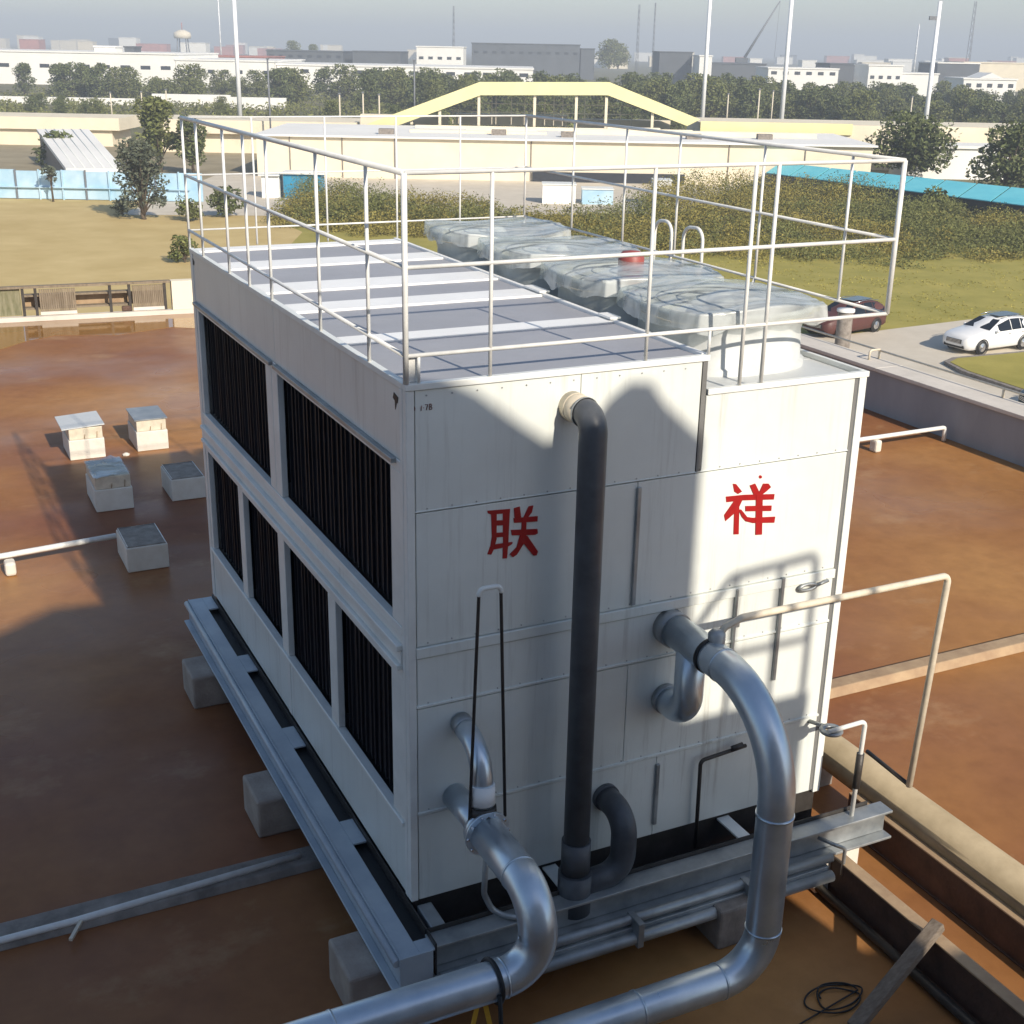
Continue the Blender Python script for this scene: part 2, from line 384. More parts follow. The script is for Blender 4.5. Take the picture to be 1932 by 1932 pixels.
# the higher building whose platform the picture is taken from: unseen, its outline shaped to throw the big shade over the pipes
ub = thing('upper_building', (-2, -10, ROOFZ), 'higher part of the building behind the photographer, casting the large shade', 'building')
obj('wall', MB().box(-14, 3.91, -17.9, -7.02, ROOFZ+.004, 2.92).box(-14, 3.62, -17.9, -7.03, 2.925, 3.72).box(-14, 3.60, -17.9, -7.02, 3.725, 4.80).box(3.601, 3.91, -7.5, -7.02, 3.725, 4.80), M_WALL, ub)  # right side notched and overhung so sun reaches a patch of roof
obj('roof_edge', MB().box(-14, 3.60, -17.9, -7.0, 4.804, 4.97).box(3.601, 3.93, -7.52, -7.0, 4.804, 4.97), M_CONC, ub)
obj('balcony', MB().box(-4.2, -.6, -6.98, -6.45, 3.50, 3.62), M_CONC, ub)
prof = [(-9, 2.9), (-3, 2.95), (-1.6, 3.1), (-1.14, 3.28), (-.52, 3.52), (.1, 3.5), (.43, 3.32), (.66, 3.14), (.88, 2.98), (1.16, 3.02), (1.3, 3.2), (1.44, 3.29), (1.59, 3.27), (1.69, 3.13), (1.86, 2.98), (2.0, 2.86)]
pp = [(x+1.111, z+5.294) for x, z in prof]
obj('shade_block', MB().prism([(pp[0][0], 4.98)]+pp+[(pp[-1][0]+.0, 4.98)], 'y', -9.6, -9.0), M_WALL, ub)  # added unseen block, top outline shaped to cast the wall's shade edge
obj('shade_block', MB().box(-7.8, 3.0, -17, -9.61, 4.98, 7.9), M_WALL, ub)
ur = obj('roof_railing', MB().tube(fillet([(2.84, -7.1, 4.97), (2.84, -7.1, 5.62), (3.17, -7.1, 6.04), (3.88, -7.1, 6.09), (3.88, -7.1, 4.97)], [.1, .1, .06]), .030, 8), M_WHITE, ub)
obj('rail', MB().tube([(2.9, -7.1, 5.46), (3.88, -7.1, 5.46)], .026, 8), M_WHITE, ur)
for x in (3.22, 3.58): obj('post', MB().tube([(x, -7.1, 4.97), (x, -7.1, 6.05)], .026, 8), M_WHITE, ur)

# ------------------------------------------------------------------ the cooling tower
W1, W, L, H, H2 = 1.989, 3.26, 5.351, 3.40, 3.18
T = thing('cooling_tower', (1.63, 2.675, 0), 'large white steel cooling tower with dark louvres standing on the roof', 'cooling tower')
obj('inner_shell', MB().box(.26, W-.035, .035, L-.035, .02, 3.12).box(.26, W1-.04, .036, L-.036, 3.12, 3.36), M_JOINT, T)
obj('underside_shade_fill', MB().box(.02, W-.02, .025, L-.03, -.262, -.004), M_DARK, T)  # dark box added to stand for the deep shade under the tower
# front panels
rows = [(0, .622, [(0.05, 1.80), (1.80, 3.17)]), (.628, 1.372, [(0.05, 1.53), (1.53, 3.17)]), (1.380, 1.713, [(.05, 3.17)]), (1.793, 2.636, [(.05, 1.53), (1.53, 3.17)]),
        (2.642, 3.365, [(.05, 1.10), (1.10, 1.95)]), (2.642, 3.145, [(1.992, 3.17)])]
for z0, z1, xs in rows:
    for a, b in xs: obj('panel', MB().box(a+.002, b-.002, -.0, .03, z0, z1), M_PANEL, T, .003, 1)
for z, t_, d in ((1.755, .033, .016), (1.392, .009, .010), (.640, .010, .012), (2.648, .004, .005)):
    obj('seam_strip', MB().box(.045, 3.172, -d, .028, z-t_, z+t_), M_PANEL, T, .003, 1)
for z_ in (2.662, 1.812, 1.41, .66, 3.33):
    mb = MB(); x_ = .12
    while x_ < (1.93 if z_ > 3 else 3.14):
        mb.tube([(x_, .001, z_), (x_, -.004, z_)], .005, 6); x_ += .155
    o = obj('bolt_row', mb, M_STEEL, T); o['kind'] = 'stuff'
obj('gap_strip', MB().box(1.952, 1.985, -.004, .03, 2.645, 3.37), M_JOINT, T)
for x, z0, z1 in ((1.534, 1.81, 2.607), (2.724, 1.02, 1.80), (1.806, .09, .57)):  # middle strip partly stands in for a railing post's shadow
    obj('batten_shadow_strip', MB().box(x-.014, x+.014, -.022, .0, z0, z1), M_STEEL, T, .003, 1)
obj('corner_post', MB().box(-.004, .045, -.006, .05, 0, 3.362).box(-.006, .03, .05, .095, 0, 3.362), M_TRIM, T, .004)
obj('corner_post', MB().box(3.20, W, -.008, .06, -.02, 3.15), M_TRIM, T, .004)
obj('corner_post', MB().box(-.006, .04, L-.09, L, 0, 3.362), M_TRIM, T, .004)
obj('groove', MB().box(3.172, 3.20, .004, .03, 0, 3.14), M_JOINT, T)
# top edge trims
obj('edge_trim', MB().box(-.012, W1+.005, -.014, .03, 3.366, 3.404), M_TRIM, T, .004)
obj('edge_trim', MB().box(-.012, .03, .032, L, 3.366, 3.404), M_TRIM, T, .004)
obj('edge_trim', MB().box(W1-.03, W1+.006, .032, L, 3.366, 3.408), M_STRIP, T, .004)
obj('edge_trim', MB().box(W1+.008, W+.012, -.014, .03, 3.148, 3.186), M_TRIM, T, .004)
obj('edge_trim', MB().box(W-.02, W+.012, .032, L, 3.148, 3.186), M_TRIM, T, .004)
obj('step_side', MB().box(W1-.02, W1, .033, L, 3.186, 3.364), M_PANEL, T)
obj('side_wall', MB().box(W-.03, W, .062, L, 0, 3.146), M_PANEL, T)
obj('rear_wall', MB().box(.041, W-.032, L-.03, L-.002, 0, 3.146).box(.041, W1-.022, L-.03, L-.002, 3.147, 3.362), M_PANEL, T)
# left face
obj('fascia', MB().box(0, .03, .10, 2.655, 2.935, 3.364), M_FASCIA, T, .003, 1)
obj('fascia', MB().box(0, .03, 2.661, L-.095, 2.935, 3.364), M_FASCIA, T, .003, 1)
for a, b in ((.16, 2.63), (2.72, 5.25)): obj('drip_lip', MB().box(-.035, .0, a, b, 2.905, 2.934), M_STEEL, T, .004)
obj('window_rail', MB().box(-.004, .04, .10, L-.095, 2.862, 2.932), M_TRIM, T, .003, 1)
obj('mid_beam', MB().box(-.006, .05, .10, L-.095, 1.835, 1.89), M_TRIM, T, .003, 1)
obj('mid_beam', MB().box(-.002, .045, .10, L-.095, 1.775, 1.833), M_FASCIA, T, .003, 1)
obj('mid_beam', MB().box(-.040, .05, .10, L-.095, 1.735, 1.773), M_TRIM, T, .006)
obj('mid_beam', MB().box(-.014, .045, .10, L-.095, 1.645, 1.733), M_TRIM, T, .003, 1)
obj('mid_beam', MB().box(-.040, .05, .10, L-.095, 1.61, 1.643), M_TRIM, T, .006)
obj('mid_beam', MB().box(-.004, .05, .10, L-.095, 1.535, 1.608), M_TRIM, T, .003, 1)
for a, b in ((.10, .27), (2.63, 2.78), (2.79, 2.945), (5.19, L-.095)):
    obj('mullion', MB().box(0, .05, a, b, 1.892, 2.860), M_TRIM, T, .004, 1)
for a, b in ((.10, .305), (1.405, 1.568), (2.655, 2.828), (3.905, 4.068), (5.185, L-.095)):
    obj('mullion', MB().box(0, .05, a, b, .535, 1.533), M_TRIM, T, .004, 1)
obj('window_sill', MB().box(-.018, .05, .10, L-.095, .50, .533), M_TRIM, T, .005, 1)
for a, b in ((.10, 2.645), (2.735, L-.095)): obj('base_panel', MB().box(.004, .03, a, b, .0, .498), M_PANEL, T, .003, 1)
obj('base_panel', MB().box(0, .034, 2.65, 2.73, .0, .498), M_TRIM, T, .003, 1)
slat = MB().box(-.008, .022, -.005, .005, -.5, .5).mesh('slat'); slat.materials.append(M_SLAT)
wins = [(.27, 2.63, 1.892, 2.860, 25), (2.945, 5.19, 1.892, 2.860, 24)]+[(a, b, .535, 1.533, 12) for a, b in ((.305, 1.405), (1.568, 2.655), (2.828, 3.905), (4.068, 5.185))]
for a, b, z0, z1, n in wins:
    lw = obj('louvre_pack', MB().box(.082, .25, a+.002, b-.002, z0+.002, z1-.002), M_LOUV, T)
    for i in range(n):
        o = bpy.data.objects.new('slat', slat); col.objects.link(o); o.parent = lw
        o.location = Vector((.072+.004*math.sin(i*2.3), a+(b-a)*(i+.5)/n, (z0+z1)/2))-ROOT[T]; o.scale.z = (z1-z0-.01)
        o.rotation_euler.z = .12*math.sin(i*1.7)
# upper deck: grey sheets with white raised strips across
strips = [(1.11, 1.31), (2.18, 2.48), (2.96, 3.34), (4.10, 4.45), (5.14, 5.33)]
ed = [.032]+[v for s_ in strips for v in s_]+[5.33]
for i in range(0, len(ed)-1, 2):
    a, b = ed[i], ed[i+1]
    if b-a < .05: continue
    obj('deck_sheet', MB().box(.031, W1-.031, a+.003, b-.003, 3.362, 3.386), M_DECK, T, .003, 1)
for i, (a, b) in enumerate(strips):
    obj('deck_strip', MB().box(.034, W1-.032, a, b, 3.362, 3.400), M_STRIP, T, .006)
    if i < 2: obj('strip_end', MB().box(W1-.05, W1+.035, a+.01, b-.01, 3.4095, 3.425), M_STRIP, T, .004)
for i, (a, b) in enumerate(((.032, .55), (.55, 1.4), (1.4, 2.5), (2.5, 3.7), (3.7, 5.33))):
    obj('lower_deck_sheet', MB().box(W1+.002, W-.022, a+.002, b-.002, 3.122, 3.150), M_LDECK, T, .003, 1)

# fan stacks: rounded-square shrouds with a flared lip, wire guard ring and hub
FANS = [(2.64, .84), (2.64, 2.04), (2.64, 3.24), (2.64, 4.46)]
for i, (x, y) in enumerate(FANS):
    r = .555
    f = obj('fan_stack', MB().lathe([(r, 3.15), (r, 3.19), (r*.96, 3.20), (r*.94, 3.40), (r*.97, 3.47), (r*1.06, 3.53), (r*1.06, 3.56), (r*.95, 3.55), (r*.88, 3.42), (r*.88, 3.16)], (x, y, 0), 48, 2.5), mat('fan_shroud_grey', (.56, .58, .57), .5), T)
    obj('fan_deck', MB().lathe([(r*.87, 3.24), (.001, 3.24)], (x, y, 0), 32), M_DARK, f)
    for k in range(5):
        t0 = k*2*math.pi/5+i*.7; d = Vector((math.cos(t0), math.sin(t0), 0)); n_ = Vector((-d.y, d.x, 0))
        obj('fan_blade', MB().obox(Vector((x, y, 3.40))+d*.27, d, (n_+Vector((0, 0, .45))).normalized(), (Vector((0, 0, 1))-n_*.45).normalized(), .19, .075, .006), M_STEEL, f)
    for rr in (.16, .30, .44):
        obj('guard_ring', MB().tube([(x+rr*math.cos(t), y+rr*math.sin(t), 3.56) for t in [2*math.pi*q/28 for q in range(29)]], .006, 6, False), M_STEEL, f)
    obj('motor', MB().lathe([(.001, 3.60+.12*(i == 1)), (.07, 3.59+.12*(i == 1)), (.10, 3.55+.12*(i == 1)), (.10, 3.42), (.001, 3.42)], (x, y, 0), 20), mat('red_motor', (.30, .07, .06), .5) if i == 1 else M_TRIM, f)

# wall lettering, painted red, and the small plant number by the corner
CHAR_LIAN = [[(0.501, 2.595), (0.649, 2.586), (0.648, 2.561), (0.525, 2.568), (0.504, 2.579)], [(0.525, 2.578), (0.562, 2.574), (0.563, 2.407), (0.547, 2.347), (0.529, 2.313), (0.504, 2.32), (0.524, 2.373), (0.532, 2.427)], [(0.602, 2.573), (0.647, 2.568), (0.641, 2.37), (0.634, 2.273), (0.605, 2.276), (0.607, 2.375)], [(0.559, 2.526), (0.607, 2.521), (0.607, 2.489), (0.559, 2.494)], [(0.56, 2.448), (0.608, 2.443), (0.609, 2.415), (0.56, 2.42)], [(0.549, 2.375), (0.607, 2.375), (0.669, 2.373), (0.666, 2.361), (0.641, 2.349), (0.608, 2.347), (0.545, 2.344)], [(0.674, 2.587), (0.712, 2.592), (0.722, 2.525), (0.698, 2.514), (0.679, 2.527)], [(0.771, 2.584), (0.802, 2.586), (0.793, 2.545), (0.765, 2.513), (0.738, 2.517)], [(0.672, 2.524), (0.833, 2.514), (0.832, 2.481), (0.677, 2.495)], [(0.657, 2.451), (0.833, 2.432), (0.837, 2.404), (0.818, 2.397), (0.663, 2.417)], [(0.73, 2.518), (0.758, 2.516), (0.757, 2.388), (0.723, 2.383)], [(0.718, 2.412), (0.751, 2.363), (0.698, 2.288), (0.671, 2.275), (0.652, 2.296), (0.697, 2.335)], [(0.741, 2.409), (0.766, 2.399), (0.84, 2.287), (0.832, 2.262), (0.811, 2.263), (0.741, 2.354)]]
CHAR_XIANG = [[(2.476, 2.55), (2.474, 2.543), (2.467, 2.54), (2.459, 2.541), (2.452, 2.546), (2.449, 2.553), (2.451, 2.56), (2.457, 2.563), (2.465, 2.562), (2.472, 2.557)], [(2.246, 2.533), (2.273, 2.527), (2.325, 2.469), (2.294, 2.456), (2.263, 2.477)], [(2.2, 2.451), (2.346, 2.444), (2.59, 2.416), (2.588, 2.378), (2.335, 2.407), (2.207, 2.412)], [(2.275, 2.423), (2.335, 2.415), (2.308, 2.356), (2.27, 2.32), (2.211, 2.28), (2.197, 2.324)], [(2.274, 2.357), (2.313, 2.362), (2.326, 2.172), (2.284, 2.177)], [(2.309, 2.347), (2.33, 2.344), (2.384, 2.284), (2.43, 2.272), (2.612, 2.254), (2.609, 2.212), (2.434, 2.235), (2.372, 2.257), (2.337, 2.294)], [(2.382, 2.503), (2.424, 2.511), (2.461, 2.451), (2.454, 2.427), (2.421, 2.432)], [(2.488, 2.502), (2.533, 2.496), (2.554, 2.47), (2.517, 2.443), (2.481, 2.423), (2.454, 2.43)], [(2.36, 2.364), (2.573, 2.338), (2.574, 2.301), (2.365, 2.328)], [(2.439, 2.432), (2.492, 2.425), (2.515, 2.142), (2.462, 2.148)]]
for nm, ch in (('red painted character on the shaded left half', CHAR_LIAN), ('red painted character on the sunlit right half', CHAR_XIANG)):
    mb = MB()
    for i, q in enumerate(ch): mb.prism(q, 'y', -.0036-.0004*i, -.0002)
    o = obj('painted_character', mb, M_RED, T); o['label'] = nm
M_MARK = mat('faded_mark', (.16, .07, .05), .6)
mb = MB()
for rr in (.015, .010):
    mb.tube([(.036+rr*math.cos(t), -.002, 3.262+rr*math.sin(t)) for t in [2*math.pi*q/18 for q in range(19)]], .0022, 5, False)
def stroke(mb, pts, wd=.0028): mb.tube([(x, -.002, z) for x, z in pts], wd, 5)
stroke(mb, [(.090, 3.275), (.087, 3.245)]); stroke(mb, [(.101, 3.262), (.103, 3.260)])
stroke(mb, [(.112, 3.278), (.127, 3.278), (.119, 3.247)])
stroke(mb, [(.137, 3.278), (.137, 3.246), (.150, 3.248), (.153, 3.256), (.147, 3.262), (.138, 3.263), (.147, 3.264), (.151, 3.271), (.147, 3.278), (.137, 3.278)])
obj('painted_mark', mb, M_MARK, T)
mb = MB(); mb.prism([(.12, 3.30), (.185, 3.315), (.20, 3.28), (.17, 3.27), (.165, 3.22), (.145, 3.26), (.13, 3.265)], 'x', -.0035, -.0005); obj('torn_sticker', mb, M_BLACK, T)
mb = MB(); mb.prism([(5.20, 3.30), (5.26, 3.325), (5.28, 3.27), (5.22, 3.265)], 'x', -.0035, -.0005); obj('torn_sticker', mb, M_BLACK, T)
obj('door_handle', MB().tube([(2.93+.07*math.cos(t), -.03, 1.70+.022*math.sin(t)) for t in [2*math.pi*q/16 for q in range(17)]], .012, 8, False).tube([(3.0, -.03, 1.70), (3.10, -.03, 1.72), (3.10, 0, 1.72)], .012, 8), M_STEEL, T)
obj('hinge', MB().box(2.34, 2.38, -.03, 0, 1.50, 1.535).box(2.335, 2.352, -.028, 0, 1.33, 1.78), M_STEEL, T, .004)

# guard railing round the top
rl = obj('guard_railing', MB().tube([(0, 0, 4.53), (0, L, 4.53)], .0165, 10), M_WHITE, T)
def rail(name, pts, r=.019): obj(name, MB().tube(pts, r, 10), M_WHITE, rl)
for z in (4.04, 3.56): rail('rail', [(0, 0, z), (0, L, z)], .013)
XR = 3.37
for z in (4.53, 4.04, 3.56):
    rail('rail', [(0, 0, z), (XR, 0, z)], .0125)
    rail('rail', [(0, L, z), (XR, L, z)], .008)
    rail('rail', [(XR, 0 if z < 4.5 else .0, z), (XR, L, z)], .0105 if z < 4.5 else .014)
for y in (.59, 1.515, 2.66, 3.28, 3.90, 4.82, L): rail('post', [(0, y, 3.404), (0, y, 4.53)], .0115)
rail('post', [(0, 0, 3.404), (0, 0, 4.53)], .0165)
for x in (.508, 1.535): rail('post', [(x, 0, 3.404), (x, 0, 4.53)], .0115)
for x in (2.235, 2.40): rail('post', [(x, 0, 3.186), (x, 0, 4.53)], .013)
rail('post', [(XR, 0, 3.56), (XR, 0, 4.53)], .017)
for x in (.075, 1.985): rail('post', [(x, 0, 3.404), (x, 0, 3.56)], .010)
for y in (.49, 1.45, 2.57, 3.41, 4.35, L): rail('post', [(XR, y, 3.56), (XR, y, 4.53)], .0105)
for y in (1.45, 3.41, L-.05): rail('bracket', [(XR, y, 3.56), (3.272, y, 3.30), (3.272, y, 3.10)], .011)
for x in (.62, 1.30, 2.0, 2.66): rail('post', [(x, L, 3.404 if x < 1.99 else 3.19), (x, L, 4.53)], .009)
obj('corner_bracket', MB().box(.02, .075, .02, .10, 3.405, 3.55), M_WHITE, T, .006)
# ladder hoops at the far side of the fan deck
for ya, yb in ((2.99, 2.73), (2.55, 2.27)):
    rail('ladder_hoop', fillet([(3.44, ya, 3.0), (3.44, ya, 3.80), (3.44, yb, 3.82), (3.44, yb, 3.0)], .10), .014)

# crumpled plastic sheets tied over the four fans
labs = ['crumpled clear plastic sheet over the fan nearest the front railing', 'crumpled clear plastic sheet over the second fan, beside its red motor', 'crumpled clear plastic sheet over the third fan from the front', 'crumpled clear plastic sheet over the farthest fan stack']
for i, (x, y) in enumerate(FANS):
    n, R0 = 90, .615; vs = []
    for a in range(n+1):
        for b in range(n+1):
            u_, v_ = a/n*2-1, b/n*2-1
            m_ = max(abs(u_), abs(v_)); rr = math.hypot(u_, v_) or 1
            k_ = (m_/rr)**.55 if rr > 0 else 1                     # soften the square towards a round
            t_ = min(m_/.72, 1); e = max(0, m_-.72)/.28          # flat top, then a skirt hanging down
            f_ = t_/m_ if m_ > .001 else 1
            px, py = u_*k_*R0*f_, v_*k_*R0*f_
            q = Vector((px*1.3+i*3.1, py*3.4, i*5.1))
            tent = .045*math.exp(-(px*px+py*py)/.09)+.02*math.cos(px*5+i)
            crease = -.014*abs(noise.noise(q*1.2))+.005*noise.noise(q*3.6)-.006*max(0, 1-abs(noise.noise(q*2.1))*7)
            z = 3.60+tent+crease*(1-.4*e)-e*(.12+.05*noise.noise(Vector((px*5, py*5, i))))
            out = 1+.02*e+.018*e*noise.noise(Vector((math.atan2(py, px)*5, z*2, i)))
            vs.append((x+px*out, y+py*out, z))
    fs = [(a*(n+1)+b, a*(n+1)+b+1, (a+1)*(n+1)+b+1, (a+1)*(n+1)+b) for a in range(n) for b in range(n)]
    o = obj('plastic_sheet', MB().add(vs, fs, True), M_FILM); tag(o, labs[i], 'plastic sheet', 'plastic sheets over the fans')
    rope = [(x+.592*math.copysign(abs(math.cos(q_))**.8, math.cos(q_)), y+.592*math.copysign(abs(math.sin(q_))**.8, math.sin(q_)), 3.50+.012*math.sin(q_*3+i)) for q_ in [2*math.pi*k_/48 for k_ in range(49)]]
    obj('tie_rope', MB().tube(rope, .006, 6, False), M_STUB, o)

# ------------------------------------------------------------------ steel base frame and concrete pedestals
lb = thing('base_beam', (-.13, 2.5, -.27), 'long blue-grey steel base beam along the louvred side of the tower', 'beam')
obj('top_plate', MB().box(-.235, -.112, -.42, 5.40, -.066, -.05), M_BEAM, lb, .003, 1)
cuts = [(5.10, 3.99), (3.655, 2.57), (2.235, 1.12), (.82, -.30)]
prev = 5.40
for a, b in cuts+[(-.42, -.42)]:
    if prev-a > .01: obj('cross_plate', MB().box(-.1115, -.012, a, prev, -.067, -.051), M_BEAM, lb, .003, 1)
    prev = b
obj('web', MB().box(-.245, -.236, -.42, 5.40, -.27, -.046), M_BEAM, lb)
obj('lip', MB().tube([(-.262, -.42, -.085), (-.262, 5.40, -.085)], .026, 10), M_BEAM, lb)
obj('flange', MB().box(-.30, -.246, -.52, 5.38, -.27, -.252), M_BEAM, lb, .003, 1)
obj('end_plate', MB().box(-.25, -.03, -.435, -.421, -.27, -.045), M_BEAM, lb, .003, 1)
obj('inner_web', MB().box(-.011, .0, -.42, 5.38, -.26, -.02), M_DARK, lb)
obj('slot_shade_sheet', MB().box(-.234, -.012, -.42, 5.38, -.115, -.10), M_BLACK, lb)  # black sheet added so the open slots show as deep shade

fb = thing('front_beam', (1.8, -.35, -.27), 'grey steel channel beam running under the front of the tower', 'beam')
obj('top_flange', MB().box(-.02, 3.62, -.41, -.27, -.07, -.05), M_STEEL, fb, .004)
obj('web', MB().box(-.02, 3.61, -.345, -.335, -.25, -.071), M_STEEL, fb)
obj('bottom_flange', MB().box(-.02, 3.62, -.43, -.26, -.275, -.255), M_STEEL, fb, .004)
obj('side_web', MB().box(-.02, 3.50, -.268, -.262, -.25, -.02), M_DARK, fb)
for y in (-.27,): pass
obj('gap_shade_plate', MB().box(-.01, 3.22, -.255, .0, -.245, -.235), M_BLACK, fb)  # black plate added to darken the shaded gap between tower and beam
fb2 = thing('front_tray', (1.6, -.55, -.36), 'double ribbed galvanised tray mounted in front of the channel beam', 'cable tray')
obj('tray_rib', MB().tube([(.0, -.475, -.235), (3.02, -.475, -.235)], .036, 12), M_STEEL, fb2)
obj('tray_rib', MB().tube([(.0, -.545, -.335), (2.98, -.545, -.335)], .042, 12), M_STEEL, fb2)
obj('tray_plate', MB().box(.0, 2.97, -.52, -.44, -.315, -.27), M_STEEL, fb2, .004)
obj('end_clip', MB().tube(fillet([(2.95, -.40, -.10), (3.0, -.52, -.10), (3.1, -.52, -.16), (3.1, -.52, -.38)], .04), .014, 8), M_STEEL, fb2)
for x in (.25, 1.35, 2.25): obj('clip', MB().box(x, x+.045, -.595, -.44, -.385, -.196), M_STEEL, fb2, .004)
cb = thing('cross_beam', (.02, -.2, -.2), 'short grey steel stub joining base beam and front beam below the corner', 'beam')
obj('stub', MB().box(.03, .13, -.262, -.01, -.10, -.03).box(.04, .12, -.262, -.01, -.20, -.101), M_STEEL, cb, .008)
for i, (x, lab) in enumerate(((.95, 'pale flat steel plate bridging tower and front beam beside the dark pipe'), (2.36, 'pale flat steel plate bridging tower and front beam near the right steel pipe'))):
    o = obj('bridge_plate', MB().box(x, x+.10, -.262, .02, -.046, -.03), M_TRIM, None, .003); tag(o, lab, 'plate')

def pedestal(name, x0, x1, y0, y1, z1, m, lab, group, bev=.02):
    o = obj(name, MB().box(x0, x1, y0, y1, ROOFZ+.002, z1), m, None, bev); tag(o, lab, 'concrete block', group); return o
M_PED = mat('beige_concrete', (0.27, 0.225, 0.19), 0.85, c2=(0.42, 0.365, 0.31), scale=4, bump=0.3, bscale=35)
GP = 'concrete pedestals carrying the tower frame'
pedestal('pedestal', -.50, .30, -.22, .22, -.278, M_PED, 'concrete pedestal under the near corner, lowest in the picture', GP)
pedestal('pedestal', -.50, .30, 1.93, 2.38, -.278, M_PED, 'concrete pedestal under the middle of the base beam', GP)
pedestal('pedestal', -.50, .30, 4.15, 4.60, -.278, M_PED, 'rounded concrete pedestal under the far end of the base beam', GP)
pedestal('pedestal', 1.98, 2.33, -.62, -.10, -.285, M_CONC, 'grey-green concrete pedestal below the middle of the front beam', GP)
pedestal('pedestal', 2.98, 3.36, -.40, -.02, -.285, M_BLOCK, 'white sunlit concrete pedestal under the right end of the front beam', GP)

# spare plinths in two rows behind the tower
GB = 'square plinths standing behind the tower'
def plinth(x0, x1, y0, y1, lab, kind):
    t = thing('plinth', ((x0+x1)/2, (y0+y1)/2, ROOFZ), lab, 'concrete block', GB)
    obj('block', MB().box(x0, x1, y0, y1, ROOFZ+.002, -.30), M_BLOCK, t, .012)
    if kind == 'flat':
        obj('top_face', MB().box(x0+.015, x1-.015, y0+.015, y1-.015, -.299, -.288), M_BLOCKTOP, t, .004)
        obj('rim_wire', MB().tube([(x0+.02, y0+.02, -.284), (x0+.02, y1-.02, -.284), (x1-.02, y1-.02, -.284), (x1-.02, y0+.02, -.284)], .006, 6), M_WHITE, t)
    else:
        obj('upper_block', MB().box(x0+.015, x1-.015, y0+.018, y1-.01, -.299, -.13), M_STUB, t, .01)
        for fx, hz in ((.45, .06), (.80, .09)): obj('anchor_bar', MB().tube([(x0+(x1-x0)*fx, y0+.012, -.288), (x0+(x1-x0)*fx+.01, y0+.010, -.288+hz)], .006, 6), M_FLANGE, t)
        if kind == 'film':
            vs = [(x0+(x1-x0)*a/8-.01+.01*noise.noise(Vector((a, b, 1))), y0+(y1-y0)*b/8-.03+.06*a/8, -.115+.035*noise.noise(Vector((a*.6, b*.6, 7)))) for a in range(9) for b in range(9)]
            obj('cover_film', MB().add(vs, [(a*9+b, a*9+b+1, (a+1)*9+b+1, (a+1)*9+b) for a in range(8) for b in range(8)], True), M_FILM, t)
        else:
            c = Vector(((x0+x1)/2-.03, (y0+y1)/2, -.112))
            k_ = .05 if kind == 'lid' else 0.0
            obj('cover_plate', MB().obox(c if k_ else c+Vector((.03, 0, -.008)), (1, 0, k_), (0, 1, 0), (-k_, 0, 1), (x1-x0)/2+(.05 if kind == 'lid' else .01), (y1-y0)/2, .008), M_STEEL if kind != 'lid' else M_LDECK, t)
plinth(-.47, .0, 7.66, 8.35, 'nearest shaded plinth with a thin wire round its flat top', 'flat')
plinth(-.48, -.005, 9.86, 10.66, 'shaded plinth with loose film on top, middle of the left row', 'film')
plinth(.50, .95, 9.91, 10.6, 'shaded flat plinth half hidden by the tower side', 'flat')
plinth(-.48, .02, 12.25, 13.0, 'sunlit cream plinth with an overhanging lid, far left', 'lid')
plinth(.49, .95, 12.32, 13.05, 'sunlit cream plinth with level cover, beside the lidded one', 'plate')

# ------------------------------------------------------------------ pipework
PR = .11
def rings(pts, r, m, parent):
    for a, b in pts:
        a = Vector(a); d = Vector(b).normalized(); obj('weld_ring', MB().tube([a-d*.007, a+d*.007], r, 28), m, parent)
rp_ = thing('galvanised_pipe', (1.82, -.8, ROOFZ), 'shiny galvanised pipe bending down on the right of the front wall', 'pipe')
rpath = fillet([(1.823, -.02, 1.605), (1.823, -1.25, 1.605), (1.823, -1.25, -.20), (-4.5, -1.25, -.20)], [.62, .30], 14)
obj('pipe_run', MB().tube(rpath, PR, 28), M_GALV, rp_)
obj('weld_ring', MB().tube([(1.823, -1.25, .92), (1.823, -1.25, .905)], PR+.006, 28), M_GALV, rp_)
obj('weld_ring', MB().tube([(.95, -1.25, -.2), (.935, -1.25, -.2)], PR+.005, 28), M_GALV, rp_)
obj('collar', MB().tube([(1.823, -.0, 1.605), (1.823, -.10, 1.605)], PR+.012, 28), M_STEEL, rp_)
obj('clamp_band', MB().tube([(1.823, -.47, 1.605), (1.823, -.50, 1.605)], PR+.008, 28), M_BLACK, rp_)
obj('saddle', MB().lathe([(.055, 0), (.055, .06), (.03, .09), (.001, .09)], (1.85, -.50, 1.70), 16), M_STEEL, rp_)
obj('branch_pipe', MB().tube(fillet([(1.823, -.28, 1.58), (1.823, -.28, 1.075), (1.827, .0, 1.075)], .16, 10), .098, 24), M_GALV, rp_)
obj('branch_collar', MB().tube([(1.827, -.055, 1.075), (1.827, -.001, 1.075)], .104, 24), M_STEEL, rp_)

rings([((1.823, -.63, 1.605), (0, 1, 0)), ((1.823, -1.25, .10), (0, 0, 1)), ((1.52, -1.25, -.20), (1, 0, 0)), ((-.4, -1.25, -.2), (1, 0, 0))], PR+.004, M_GALV, rp_)
lp_ = thing('galvanised_pipe', (.3, -.8, ROOFZ), 'shiny galvanised pipe with two stubs leaving the shaded left of the front wall', 'pipe')
lpath = fillet([(.31, -.40, .714), (.31, -1.15, .714), (.31, -1.15, .25), (-4.5, -1.15, .25)], [.24, .22], 12)
